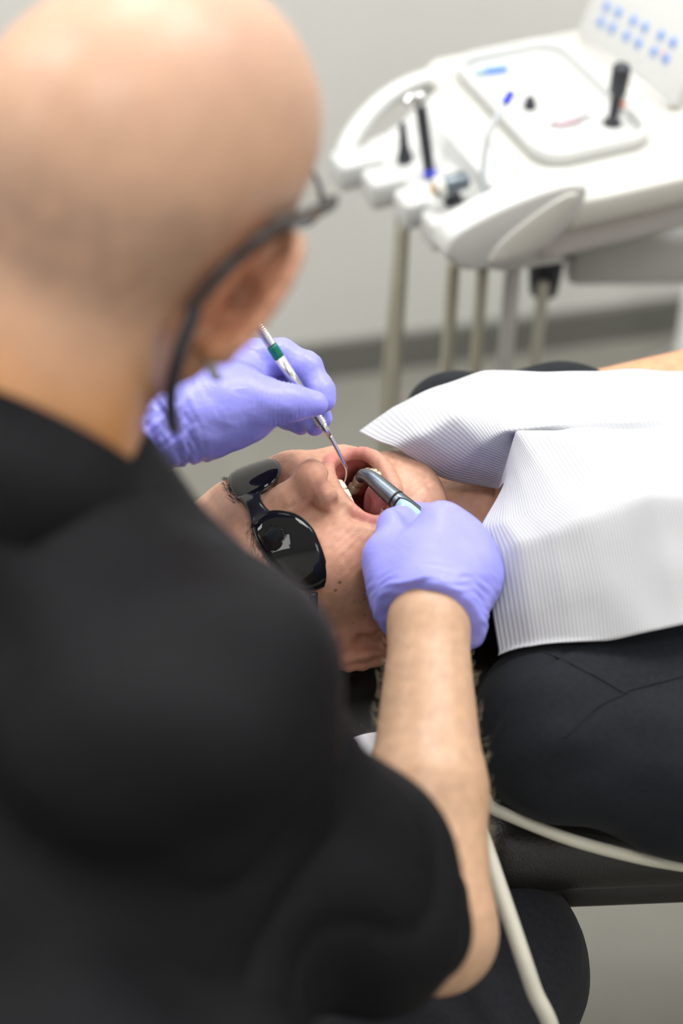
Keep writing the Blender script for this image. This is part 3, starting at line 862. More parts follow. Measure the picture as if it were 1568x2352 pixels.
# stitched seams: traced over the cloth
def onto(S, px, py, d0=1.0, off=0.0):
    v = (px - 784.0) / FPX * AX + (1176.0 - py) / FPX * AU + AD
    t = d0
    for _ in range(60):
        d, g = sample(S, (CAM + v * t)[None]); t += max(float(d[0]), -0.01) * 0.8
        if abs(d[0]) < 2e-4: break
    q = CAM + v * t
    return q + g[0] * off
for pts in ([(1278, 1800), (1282, 1740), (1305, 1690), (1345, 1645), (1405, 1602), (1480, 1572), (1580, 1552)], [(1255, 1500), (1320, 1528), (1380, 1556), (1440, 1590)]):
    P = np.array([onto(SH, px, py, off=0.0022) for px, py in pts])
    P = spline(P, 8)
    dd = np.array([((sV - q) ** 2).sum(1).argmin() for q in P]); P = sV[dd] + sN[dd] * 0.0002
    for _ in range(4): P[1:-1] = (P[:-2] + 2 * P[1:-1] + P[2:]) / 4
    V, Fc = mtube(P, 0.0008, 6); obj('seam', V, Fc, M['navy'], shirt)
# collar: a folded band round the neck
def band(pts, h0, h1, thick, mat, name, parent, updir, nseg=10):
    P = spline(pts, nseg); U_ = np.asarray(updir, float)
    V = []; Fc = []; m = len(P)
    for i in range(m):
        u = U_[min(i * len(U_) // m, len(U_) - 1)] if U_.ndim == 2 else U_
        o = nrm(np.cross(P[min(i + 1, m - 1)] - P[max(i - 1, 0)], u))
        V += [P[i] + u * h0 - o * thick, P[i] + u * h0 + o * thick, P[i] + u * h1 + o * thick, P[i] + u * h1 - o * thick]
    for i in range(m - 1):
        for j in range(4):
            k = (j + 1) % 4; Fc.append([i * 4 + j, i * 4 + k, i * 4 + 4 + k, i * 4 + 4 + j])
    Fc += [[3, 2, 1, 0], [4 * m - 4, 4 * m - 3, 4 * m - 2, 4 * m - 1]]
    return obj(name, V, Fc, mat, parent)
cb = []
for t in np.linspace(0.5, 2 * math.pi - 0.5, 16):      # opening at the throat (up)
    cb.append(ph([0.073 * math.sin(t), -0.045 + 0.062 * math.cos(t), -0.175 - 0.022 * math.cos(t)]))
cdir = -PH[:, 2]
band(cb, -0.016, 0.022, 0.0022, M['navy'], 'collar', shirt, -cdir)

TR = SDF((0.45, 0.72, 0.50), (1.75, 1.35, 0.95), 0.008)
for a in LEGS: TR.cap(a[0], a[1], a[2] + 0.012, a[3] + 0.014, k=0.04)
TR.cap(pb(0.50, 0.075, -0.045), pb(0.50, -0.075, -0.045), 0.112, 0.112, k=0.05); TR.cap(pb(0.58, 0.08, -0.045), pb(0.58, -0.08, -0.045), 0.096, 0.096, k=0.05)
V, Q = TR.mesh(2); V = V + vnorm(V, Q) * (0.004 * noise(V, 0.12, 40))[:, None]
obj('trousers', V, Q, M['trouser'], patient)
for s in (-1, 1):
    S = SDF(pb(1.36, s * 0.10, -0.05) - 0.16, pb(1.36, s * 0.10, -0.05) + 0.26, 0.005)
    S.cap(pb(1.41, s * 0.10, -0.075), pb(1.46, s * 0.12, 0.11), 0.042, 0.036, k=0.03); S.cap(pb(1.40, s * 0.10, -0.06), pb(1.42, s * 0.10, 0.0), 0.046, 0.044, k=0.03)
    V, Q = S.mesh(2); obj('shoe', V, Q, M['dark'], patient)

# ------------------------------------------------------------------ paper bib
BIB = [
 [(815, 995, .815), (900, 930, .828), (1000, 885, .835), (1110, 848, .842), (1250, 846, .845), (1420, 848, .845), (1640, 848, .845)],
 [(905, 1030, .832), (960, 1000, .848), (1040, 962, .860), (1130, 922, .868), (1260, 900, .872), (1420, 908, .872), (1640, 903, .872)],
 [(1010, 1098, .800), (1055, 1060, .826), (1105, 1025, .848), (1160, 988, .864), (1300, 962, .873), (1450, 967, .874), (1640, 960, .874)],
 [(1140, 1128, .790), (1152, 1090, .812), (1168, 1045, .834), (1182, 1000, .852), (1320, 988, .866), (1460, 987, .870), (1640, 985, .872)],
 [(1160, 1112, .838), (1166, 1075, .852), (1175, 1030, .866), (1186, 985, .880), (1330, 1008, .880), (1450, 1003, .880), (1640, 1003, .880)],
 [(1100, 1212, .836), (1160, 1190, .856), (1220, 1165, .866), (1290, 1130, .874), (1390, 1085, .878), (1490, 1090, .876), (1640, 1085, .876)],
 [(1112, 1300, .822), (1190, 1262, .846), (1270, 1234, .858), (1350, 1205, .866), (1430, 1177, .872), (1492, 1157, .876), (1640, 1148, .876)],
 [(1128, 1410, .802), (1215, 1390, .822), (1300, 1365, .834), (1390, 1340, .842), (1470, 1318, .848), (1535, 1300, .850), (1680, 1290, .850)],
 [(1145, 1515, .778), (1230, 1503, .792), (1310, 1490, .800), (1400, 1475, .808), (1480, 1460, .816), (1568, 1442, .820), (1700, 1415, .820)]]
BV = np.array([0, .075, .125, .165, .190, .250, .285, .335, .375]); BU = np.array([0, .035, .075, .120, .170, .225, .31])
G = np.array([[Zp(*q) for q in row] for row in BIB])
UVG = np.array([[(u, v) for u in BU] for v in BV])
for i_, dz_ in ((5, -0.006), (6, 0.006), (7, -0.005)): G[i_, 1:, 2] += dz_       # creases of the folded paper
for i_, j_, dz_ in ((4, 4, 0.004), (5, 4, 0.006), (5, 5, 0.004), (6, 5, 0.005), (7, 5, 0.005), (6, 6, -0.004), (1, 2, 0.005), (1, 3, -0.003), (0, 4, -0.003), (2, 4, -0.006), (1, 4, 0.004)): G[i_, j_, 2] += dz_
SUB = 10
def refine(G, n):
    rows = []
    for i in range(len(G) - 1):
        for t in np.arange(n) / n: rows.append(G[i] * (1 - t) + G[i + 1] * t)
    rows.append(G[-1]); return np.array(rows)
G2 = refine(np.swapaxes(refine(G, SUB), 0, 1), SUB); UV2 = refine(np.swapaxes(refine(UVG, SUB), 0, 1), SUB)
nr, nc = G2.shape[:2]
V = G2.reshape(-1, 3)
Q = np.array([[i * nc + j, (i + 1) * nc + j, (i + 1) * nc + j + 1, i * nc + j + 1] for i in range(nr - 1) for j in range(nc - 1)])
for _ in range(1): V = lap(V, Q, 0.5)
V[:, 2] += 0.0012 * noise(V, 0.05, 50)
for _ in range(3):
    d, g = sample(SH, V); push = np.clip(0.0055 - d, 0, 0.05); V = V + g * push[:, None]
V = lap(V, Q, 0.5)
n = len(V); N = vnorm(V, Q)
if N[:, 2].mean() < 0: N = -N; Q = Q[:, ::-1]
V2 = np.concatenate([V + N * 0.0004, V - N * 0.0004])
rim = [i * nc for i in range(nr)] + [(nr - 1) * nc + j for j in range(1, nc)] + [i * nc + nc - 1 for i in range(nr - 2, -1, -1)] + [j for j in range(nc - 2, 0, -1)]
Fc = np.concatenate([Q, Q[:, ::-1] + n, np.array([[rim[k], rim[(k + 1) % len(rim)], rim[(k + 1) % len(rim)] + n, rim[k] + n] for k in range(len(rim))])])
uvv = UV2.reshape(-1, 2)
bib = obj('patient_bib', V2, Fc, M['bib'], uv=np.concatenate([uvv, uvv]))
tag(bib, 'white ribbed paper bib creased and spread over the patient\'s chest', 'bib')

# ------------------------------------------------------------------ the dentist
dn_f = nrm([0.50, 0.25, -0.83]); dn_u = np.array([0.40, 0.80, 0.48]); dn_u = nrm(dn_u - dn_f * (dn_f @ dn_u)); dn_r = np.cross(dn_f, dn_u)
DH = np.stack([cam2w(dn_r), cam2w(dn_f), cam2w(dn_u)], 1)
DO = W(298, 480, 1.02)                  # between the ear canals
def dh(V): return DO + np.asarray(V) @ DH.T
C7 = W(60, 960, 0.985); NKB = W(40, 1015, 1.0)
D_RSH = W(385, 1620, 0.98); D_REL = W(1000, 2140, 1.19); D_RWR = W(985, 1425, 1.295)
D_LSH = D_RSH + nrm([-0.86, 0.50, 0.08]) * 0.37
D_LWR = W(385, 975, 1.335); D_LEL = np.array([-0.37, 0.93, 0.86])
D_CH = (D_RSH + D_LSH) / 2 + np.array([0.0, -0.02, -0.12])
D_WA = np.array([-0.25, 0.50, 0.80]); D_PE = np.array([-0.25, 0.42, 0.62])
D_SIDE = nrm(D_RSH - D_LSH)

def build_dentist():
    S = SDF((-0.55, 0.25, 0.50), (0.20, 1.10, 1.42), 0.0034)
    E = lambda c, r, k=0.02, op='u': S.ell(dh(c), r, R=DH, k=k, op=op)
    E((0, -0.012, 0.050), (0.078, 0.100, 0.090)); E((0, 0.034, 0.055), (0.066, 0.056, 0.062), 0.03); E((0, 0.040, -0.005), (0.060, 0.047, 0.055), 0.03)
    E((0, -0.055, 0.030), (0.066, 0.055, 0.062), 0.04)
    for s in (-1, 1):
        E((s * 0.046, 0.058, 0.0), (0.021, 0.024, 0.02), 0.028)
        S.cap(dh((s * 0.061, 0.0, -0.004)), dh((s * 0.054, 0.012, -0.058)), 0.018, 0.016, k=0.03)
        S.cap(dh((s * 0.054, 0.012, -0.058)), dh((s * 0.018, 0.074, -0.086)), 0.016, 0.014, k=0.025)
        S.cap(dh((s * 0.050, 0.045, -0.01)), dh((s * 0.040, 0.055, -0.07)), 0.018, 0.016, k=0.03)
        E((s * 0.033, 0.096, 0.028), (0.019, 0.014, 0.011), 0.016, 's'); E((s * 0.032, 0.071, 0.027), (0.015, 0.0135, 0.0125), 0.006)
        # ear
        out = nrm((s * 0.72, 0.69, 0)); bk = nrm((s * 0.69, -0.72, 0)); lean = nrm(np.array([0, 0.50, 1.0])); bk = nrm(bk - (bk @ lean) * lean); out = np.cross(bk, lean) * s
        c = np.array([s * 0.090, 0.012, -0.006])
        R = DH @ np.stack([bk, lean, out], 1)
        S.ell(dh(c), (0.0225, 0.039, 0.0060), R=R, k=0.008)
        rim = [dh(c + out * 0.003 + bk * (0.0225 * math.sin(a)) - lean * (0.039 * math.cos(a))) for a in np.linspace(-0.6, 3.9, 13)]
        S.chain(rim, [0.004] * 13, k=0.004)
        S.ell(dh(c - bk * 0.004 + out * 0.010 - lean * 0.003), (0.010, 0.011, 0.013), k=0.004, op='s')
        S.ell(dh(c - bk * 0.004 - lean * 0.035), (0.009, 0.006, 0.010), R=R, k=0.008)
    S.cap(dh((-0.034, 0.077, 0.046)), dh((0.034, 0.077, 0.046)), 0.012, 0.012, k=0.025)
    E((0, 0.066, -0.030), (0.037, 0.030, 0.024), 0.022); E((0, 0.080, -0.086), (0.025, 0.019, 0.018), 0.022); E((0, 0.074, -0.060), (0.032, 0.021, 0.02), 0.02)
    S.chain([dh((0, 0.086, 0.034)), dh((0, 0.096, 0.014)), dh((0, 0.107, -0.008))], [0.0085, 0.0092, 0.0108], k=0.018)
    E((0, 0.1115, -0.0125), (0.0125, 0.0115, 0.0108), 0.01)
    for s in (-1, 1): E((s * 0.0135, 0.0985, -0.0155), (0.0085, 0.0125, 0.009), 0.007)
    S.cap(dh((-0.02, 0.094, -0.047)), dh((0.02, 0.094, -0.047)), 0.006, 0.006, k=0.006); S.cap(dh((-0.02, 0.091, -0.056)), dh((0.02, 0.091, -0.056)), 0.0065, 0.0065, k=0.006)
    # neck
    NBF = (C7 * 0.45 + (D_RSH + D_LSH) / 2 * 0.55)
    S.cap(dh((0, -0.040, -0.02)), NKB, 0.058, 0.064, k=0.035)
    S.cap(dh((0, 0.0, -0.06)), W(20, 1060, 1.06), 0.045, 0.055, k=0.03)
    # torso and arms
    S.cap(D_RSH, D_LSH, 0.052, 0.052, k=0.05); S.cap(NKB - np.array([0, 0, 0.06]), D_CH, 0.055, 0.10, k=0.05)
    S.cap(D_CH + D_SIDE * 0.09, D_WA + D_SIDE * 0.06, 0.095, 0.09, k=0.06); S.cap(D_CH - D_SIDE * 0.09, D_WA - D_SIDE * 0.06, 0.095, 0.09, k=0.06)
    S.cap(D_WA + D_SIDE * 0.06, D_PE + D_SIDE * 0.07, 0.09, 0.095, k=0.05); S.cap(D_WA - D_SIDE * 0.06, D_PE - D_SIDE * 0.07, 0.09, 0.095, k=0.05)
    mid = D_REL + (D_RWR - D_REL) * 0.42
    S.chain([D_RSH, D_RSH + (D_REL - D_RSH) * 0.45 + np.array([-0.02, -0.005, -0.016]), D_REL], [0.046, 0.042, 0.038], k=0.03); S.chain([D_REL, mid + np.array([-0.004, 0, 0.004]), D_RWR], [0.0375, 0.0395, 0.0268], k=0.015)
    S.cap(D_RWR, W(985, 1330, 1.325), 0.026, 0.022, k=0.015)
    S.cap(D_LSH, D_LEL, 0.056, 0.042, k=0.04); S.chain([D_LEL, D_LEL + (D_LWR - D_LEL) * 0.33, D_LWR], [0.034, 0.027, 0.019], k=0.015)
    S.cap(D_LWR, W(470, 950, 1.335), 0.019, 0.017, k=0.01)
    return S.mesh(2)
V, Q = build_dentist()
L = (V - DO) @ DH                                   # head-local coordinates
inhead = blob(L, (0, 0, 0.02), (0.13, 0.15, 0.20), 0.3)
fa0 = sstep(0.12, 0.06, np.linalg.norm(np.cross(V - D_REL, nrm(D_RWR - D_REL)), axis=1)) * (V[:, 0] > -0.02)
C = np.tile([0.52, 0.315, 0.212], (len(V), 1)) * (1 + 0.05 * noise(V, 0.05, 61) + 0.04 * noise(V, 0.02, 62))[:, None]
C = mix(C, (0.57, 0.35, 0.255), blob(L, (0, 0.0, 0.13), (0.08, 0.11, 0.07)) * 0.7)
# shaven horseshoe of hair round the back and sides
stub = sstep(-0.030, 0.000, L[:, 2]) * (1 - sstep(0.035, 0.070, L[:, 2])) * (1 - sstep(0.005, 0.045, L[:, 1])) * inhead * (np.linalg.norm(L[:, :2] - [0, -0.01], axis=1) > 0.045)
C = mix(C, (0.30, 0.19, 0.14), np.clip(stub * (0.8 + 0.25 * noise(V, 0.02, 63)), 0, 1) * 0.72)
C = mix(C, (0.68, 0.29, 0.17), blob(L, (0.088, -0.008, 0.0), (0.026, 0.035, 0.045)) * 0.5)
C = mix(C, (0.43, 0.195, 0.065), sstep(-0.015, -0.085, L[:, 2]) * 0.95 * (1 - fa0))                     # neck darker and more orange
fa = fa0
C = mix(C, (0.57, 0.36, 0.235), fa * 0.8)
C = C * (1 + fa * 0.07 * noise(V, 0.010, 64))[:, None]
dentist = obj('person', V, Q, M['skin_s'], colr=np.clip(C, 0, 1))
tag(dentist, 'person in a black shirt seen from behind, bending over with a probe and handpiece', 'person')
dV, dN = V, vnorm(V, Q)

# ---- shirt
SD = SDF((-0.60, 0.20, 0.52), (0.20, 1.05, 1.30), 0.0045)
SD.cap(D_RSH, D_LSH, 0.074, 0.074, k=0.06); SD.cap(NKB - np.array([0, 0, 0.055]), D_CH, 0.080, 0.135, k=0.07)
for s in (-1, 1):
    SD.cap(D_CH + s * D_SIDE * 0.10, D_WA + s * D_SIDE * 0.07, 0.112, 0.110, k=0.06)
    SD.cap(D_WA + s * D_SIDE * 0.07, D_PE + s * D_SIDE * 0.075, 0.110, 0.115, k=0.05)
    SD.cap(NKB + np.array([0, 0, -0.035]), (D_RSH if s > 0 else D_LSH) + np.array([0, 0, 0.0]), 0.052, 0.060, k=0.05)
R_S2 = W(850, 2095, 1.125); L_S2 = D_LSH + (D_LEL - D_LSH) * 0.85
R_MID = D_RSH + (R_S2 - D_RSH) * 0.42 + np.array([-0.005, -0.002, -0.004])
SD.cap(D_RSH, R_MID, 0.074, 0.060, k=0.05); SD.cap(R_MID, R_S2, 0.060, 0.057, k=0.03); SD.cap(D_LSH, L_S2, 0.078, 0.068, k=0.05)
# loose lower edge of the sleeve
SD.cap(D_RSH + (R_S2 - D_RSH) * 0.7, R_S2 + np.array([0.0, 0.0, -0.004]), 0.058, 0.057, k=0.03)
SD.cap(D_RSH + np.array([-0.04, 0.0, -0.14]), D_WA + D_SIDE * 0.15, 0.09, 0.11, k=0.06)
SD.cap(D_WA + D_SIDE * 0.15, D_PE + D_SIDE * 0.15 + np.array([0.05, 0.10, 0.02]), 0.11, 0.10, k=0.05)
SD.cap(D_WA + D_SIDE * 0.17 + np.array([0.02, 0.05, 0]), D_PE + D_SIDE * 0.19 + np.array([0.05, 0.16, 0.03]), 0.10, 0.09, k=0.05)
ARM_AX = nrm(D_REL - D_RSH)
f_ = lambda X, Y, Z: np.maximum((X - R_S2[0]) * ARM_AX[0] + (Y - R_S2[1]) * ARM_AX[1] + (Z - R_S2[2]) * ARM_AX[2] - 0.025, -1)
SD.cap(R_S2 + ARM_AX * 0.120, R_S2 + ARM_AX * 0.30, 0.085, 0.085, k=0.006, op='s')
nd = nrm(dh((0, -0.02, -0.02)) - NKB)
SD.cap(NKB + nd * 0.16, NKB + nd * 0.105, 0.080, 0.075, k=0.012, op='s')
V, Q = SD.mesh(2); N = vnorm(V, Q)
ax = nrm(D_REL - D_RSH); ta = (V - D_RSH) @ ax
on_arm = sstep(0.0, 0.08, ta) * (np.linalg.norm(np.cross(V - D_RSH, ax), axis=1) < 0.12) * (V[:, 0] > -0.12)
ridge = np.abs(np.sin(ta * 38 + 2.2 * noise(V, 0.15, 71))) ** 0.7 - 0.6
f = 0.008 * noise(V * [1, 0.8, 0.6], 0.13, 72) + 0.0045 * noise(V * [1, 1, 0.7], 0.07, 73) + on_arm * 0.007 * ridge
V = V + N * f[:, None]
dshirt = obj('shirt', V, Q, M['black'], dentist)
# standing collar round the back of the neck
cp = []; cu = NKB + nd * 0.004
R3 = frame_from(nd, (0, 1, 0))
fwd = nrm((dh((0, 0.1, -0.1)) - NKB) - ((dh((0, 0.1, -0.1)) - NKB) @ nd) * nd); sd = np.cross(fwd, nd)
for t in np.linspace(-2.5, 2.5, 17):
    cp.append(cu - fwd * 0.072 * math.cos(t) + sd * 0.076 * math.sin(t) + fwd * 0.008 - nd * (0.010 - 0.010 * math.cos(t)))
band(cp, -0.055, 0.012, 0.003, M['black'], 'collar', dshirt, nd)

# ---- trousers
TD = SDF((-0.50, 0.20, 0.05), (0.36, 1.06, 0.75), 0.006)
KNR = W(1150, 2120, 1.38) - np.array([0.0, 0.0, 0.055]); KNL = np.array([-0.28, 0.98, 0.50])
HR, HL = D_PE + D_SIDE * 0.09 + np.array([0, 0.02, -0.03]), D_PE - D_SIDE * 0.09 + np.array([0, 0.02, -0.03])
AR = np.array([KNR[0] + 0.0, KNR[1] - 0.10, 0.10]); AL = np.array([KNL[0], KNL[1] + 0.02, 0.10])
TD.cap(HR, HL, 0.105, 0.105, k=0.05)
for h_, k_, a_ in ((HR, KNR, AR), (HL, KNL, AL)):
    TD.cap(h_, k_, 0.094, 0.070, k=0.04); TD.cap(k_, a_, 0.066, 0.050, k=0.03)
V, Q = TD.mesh(2); N = vnorm(V, Q)
dk = np.linalg.norm(V - KNR, axis=1)
V = V + N * (0.004 * noise(V, 0.12, 81) + 0.0025 * noise(V * [0.6, 0.6, 1.6], 0.05, 82) * sstep(0.05, 0.13, dk))[:, None]
obj('trousers', V, Q, M['trouser'], dentist)
for a_ in (AR, AL):
    S = SDF(a_ + [-0.09, -0.10, -0.11], a_ + [0.09, 0.22, 0.06], 0.004)
    S.cap(a_ + [0, 0.0, -0.055], a_ + [0.01, 0.15, -0.068], 0.040, 0.032, k=0.02); S.cap(a_ + [0, 0, -0.05], a_ + [0, 0.01, 0.02], 0.042, 0.040, k=0.02)
    S.half(a_ + [0, 0, -0.098], (0, 0, -1))
    V, Q = S.mesh(2); obj('shoe', V, Q, M['dark'], dentist)

# ---- fair hair on the forearm
rs = np.random.RandomState(12); parts = []
axf = nrm(D_RWR - D_REL); LF = np.linalg.norm(D_RWR - D_REL)
tf = (dV - D_REL) @ axf
cand = np.where((tf > 0.0) & (tf < LF - 0.012) & (np.linalg.norm(np.cross(dV - D_REL, axf), axis=1) < 0.06) & (dV[:, 0] > -0.02))[0]
for i in rs.choice(cand, 800):
    p = dV[i]; nn = dN[i]; d = nrm(0.75 * axf * rs.uniform(-0.2, 1) + 0.55 * np.cross(nn, axf) * rs.uniform(-1, 1) + nn * rs.uniform(0.25, 0.9))
    Lh = rs.uniform(0.003, 0.008)
    parts.append(mtube([p, p + d * Lh * 0.5 + nn * 0.001, p + d * Lh + axf * 0.002], [0.00007, 0.00007, 0.00004], 3))
V, Fc = join(*parts)
o = obj('forearm_hair', V, Fc, M['armhair'], dentist); o['kind'] = 'stuff'

# ---- gloves
def wr(px, py, d): return W(px, py, d)
S = SDF(W(985, 1290, 1.33) - 0.105, W(985, 1290, 1.33) + 0.105, 0.0013)
wrist = W(985, 1410, 1.298)
mcp = [W(1010, 1203, 1.336), W(1052, 1230, 1.338), W(1083, 1272, 1.337), W(1098, 1322, 1.333)]
pip = [W(992, 1192, 1.382), W(1040, 1222, 1.392), W(1070, 1268, 1.390), W(1088, 1322, 1.378)]
tip = [W(948, 1176, 1.402), W(972, 1205, 1.412), W(1000, 1250, 1.405), W(1030, 1300, 1.392)]
for i, (m_, p_, t_) in enumerate(zip(mcp, pip, tip)):
    S.cap(wrist + (W(985 + (i - 1.5) * 18, 1400, 1.30) - wrist), m_, 0.023, (0.0150, 0.0145, 0.014, 0.0135)[i], k=0.020)
    S.chain([m_, p_, t_], [(0.0140, 0.0138, 0.013, 0.012)[i], 0.0105, 0.0088], k=0.008)
S.ell(W(988, 1322, 1.333), (0.041, 0.033, 0.026), R=np.stack([AX, AU, -AD], 1), k=0.02)
S.cap(W(930, 1330, 1.322), W(1060, 1330, 1.322), 0.024, 0.023, k=0.02)
th = [W(925, 1370, 1.318), W(893, 1285, 1.338), W(908, 1208, 1.362), W(927, 1182, 1.384)]
S.chain(th, [0.022, 0.0175, 0.0118, 0.0100], k=0.010)
S.cap(W(915, 1130, 1.362), W(972, 1190, 1.345), 0.0105, 0.0105, k=0.006, op='s')
# cuff
cd = nrm(D_REL - D_RWR)
S.cap(W(985, 1395, 1.300), wrist + cd * 0.012, 0.030, 0.0315, k=0.02)
S.cap(W(1030, 1370, 1.310), W(1058, 1440, 1.300), 0.026, 0.012, k=0.02)
S.half(wrist + cd * 0.006 + np.array([0, 0, 0.0]), nrm(cd + 0.55 * nrm(CAM - wrist) - 0.25 * AX), k=0.003)
V, Q = S.mesh(2); N = vnorm(V, Q)
tw = (V - wrist) @ cd
wrk = sstep(-0.040, -0.008, tw)
V = V + N * (0.0007 * noise(V, 0.03, 91) + wrk * 0.0009 * np.sin(tw * 900 + 2 * noise(V, 0.03, 92)) * noise(V, 0.03, 93))[:, None]
g1 = obj('glove', V, Q, M['glove'], dentist); g1['label'] = 'violet glove on the right hand, gripping the handpiece'

S = SDF(W(545, 910, 1.36) - 0.115, W(545, 910, 1.36) + 0.115, 0.0013)
lw = W(385, 980, 1.335)
S.cap(W(250, 1028, 1.333), W(440, 962, 1.337), 0.0330, 0.0275, k=0.015)
S.cap(W(440, 962, 1.337), W(545, 925, 1.345), 0.026, 0.0265, k=0.02)
S.cap(W(470, 930, 1.350), W(575, 845, 1.378), 0.024, 0.018, k=0.02)
S.cap(W(490, 965, 1.345), W(560, 950, 1.345), 0.020, 0.018, k=0.02)
S.chain([W(545, 930, 1.338), W(610, 925, 1.332), W(668, 925, 1.328), W(723, 927, 1.334)], [0.0225, 0.0140, 0.0108, 0.0096], k=0.014)       # thumb
S.chain([W(590, 825, 1.378), W(645, 815, 1.376), W(704, 846, 1.372), W(738, 898, 1.366), W(744, 922, 1.364)], [0.0150, 0.0108, 0.0102, 0.0088, 0.0076], k=0.010)   # index
S.chain([W(575, 850, 1.392), W(650, 838, 1.402), W(712, 895, 1.392), W(738, 962, 1.378)], [0.0145, 0.0112, 0.0100, 0.0082], k=0.007)
S.chain([W(560, 880, 1.405), W(632, 880, 1.412), W(690, 935, 1.404), W(722, 978, 1.394)], [0.0140, 0.0112, 0.0098, 0.0080], k=0.006)
S.chain([W(540, 915, 1.412), W(610, 925, 1.425), W(655, 955, 1.418), W(690, 978, 1.408)], [0.0130, 0.0100, 0.0088, 0.0074], k=0.006)
V, Q = S.mesh(2); N = vnorm(V, Q)
la = nrm(W(440, 962, 1.337) - W(335, 1000, 1.335)); tl = (V - lw) @ la
cuff = 1 - sstep(0.005, 0.03, tl)
tha = nrm(W(723, 927, 1.334) - W(610, 925, 1.332)); tt = (V - W(610, 925, 1.332)) @ tha; near = np.linalg.norm(np.cross(V - W(610, 925, 1.332), tha), axis=1) < 0.018
thw = near * sstep(-0.012, 0.0, tt) * (1 - sstep(0.02, 0.032, tt))
V = V + N * (0.0005 * noise(V, 0.02, 95) + 0.00035 * np.abs(noise(V, 0.011, 191)) * (noise(V, 0.04, 192) > 0) + cuff * 0.0016 * noise(V @ np.diag([1, 1, 1]) + np.outer(tl, la) * 2.2, 0.022, 96) + cuff * 0.0007 * noise(V, 0.007, 97)
         + thw * 0.00045 * np.sin(tt * 2100 + 1.5 * noise(V, 0.02, 98)))[:, None]
g2 = obj('glove', V, Q, M['glove'], dentist); g2['label'] = 'violet glove on the left hand, wrinkled at the cuff'

# ---- dentist's eyeglasses with retaining cord
eg = empty('eyeglasses', dh((0, 0.095, 0.03)))
tag(eg, 'black-armed spectacles worn by the person bending over the patient', 'glasses')
for s in (-1, 1):
    tp = spline([dh((s * 0.070, 0.092, 0.034)), dh((s * 0.078, 0.055, 0.036)), dh((s * 0.083, 0.018, 0.036)), dh((s * 0.085, -0.010, 0.030)), dh((s * 0.083, -0.030, 0.012)), dh((s * 0.080, -0.040, -0.010))], 8)
    V, Fc = mtube(tp, 0.0046, 10, flat=(0.6, 1.3), hint=DH[:, 2]); obj('temple_arm', V, Fc, M['gframe'], eg)
    tp = spline([dh((s * 0.082, -0.039, -0.008)), dh((s * 0.084, -0.040, -0.034)), dh((s * 0.082, -0.028, -0.062)), dh((s * 0.077, -0.006, -0.088)), dh((s * 0.070, 0.018, -0.108))], 8)
    V, Fc = mtube(tp, 0.0042, 8); obj('cord', V, Fc, M['dark'], eg)
    ring = [dh((s * (0.036 + 0.027 * math.cos(t)), 0.106 - 0.010 * (abs(0.036 + 0.027 * math.cos(t)) / 0.06) ** 2, 0.022 + 0.019 * math.sin(t))) for t in np.linspace(0, 2 * math.pi, 25)]
    V, Fc = mtube(ring, 0.0016, 8); fr = obj('rim', V, Fc, M['dark'], eg)
    ctr = np.mean(ring[:-1], 0); V = np.vstack([ring[:-1], [ctr]]); obj('lens', V, [[i, (i + 1) % 24, 24] for i in range(24)], M['film'], fr)
    V, Fc = mtube([dh((s * 0.062, 0.098, 0.030)), dh((s * 0.070, 0.092, 0.034))], 0.0030, 8); obj('hinge', V, Fc, M['dark'], eg)
V, Fc = mtube(spline([dh((-0.010, 0.1055, 0.026)), dh((0, 0.109, 0.029)), dh((0.010, 0.1055, 0.026))], 6), 0.0015, 8); obj('bridge', V, Fc, M['dark'], eg)

# ---- face mask
fm = empty('face_mask', dh((0, 0.10, -0.05)))
tag(fm, 'pale blue face mask with white ear loops on the bending person', 'mask')
rows = []; 
for z, y, wv_ in ((0.004, 0.116, 0.045), (-0.012, 0.128, 0.055), (-0.035, 0.118, 0.060), (-0.060, 0.112, 0.058), (-0.085, 0.106, 0.048), (-0.105, 0.088, 0.036)):
    rows.append([dh((x * wv_, y - 0.055 * abs(x) ** 2.0 * (0.8 + wv_ * 6) , z)) for x in np.linspace(-1, 1, 17)])
Gm = np.array(rows); Vm = Gm.reshape(-1, 3); n = len(Vm)
Qm = np.array([[i * 17 + j, i * 17 + j + 1, (i + 1) * 17 + j + 1, (i + 1) * 17 + j] for i in range(5) for j in range(16)])
obj('mask_panel', np.concatenate([Vm, Vm - DH[:, 1] * 0.0015]), np.concatenate([Qm, Qm[:, ::-1] + n]), M['mask'], fm)
for s in (-1, 1):
    lp = spline([dh((s * 0.055, 0.072, -0.012)), dh((s * 0.072, 0.045, 0.010)), dh((s * 0.072, 0.020, 0.022)), dh((s * 0.070, 0.002, 0.004)), dh((s * 0.073, -0.004, -0.030)), dh((s * 0.080, 0.012, -0.058)), dh((s * 0.066, 0.055, -0.085))], 8)
    V, Fc = mtube(lp, 0.0026, 6, flat=(0.5, 1.4)); obj('ear_loop', V, Fc, M['elastic'], fm)

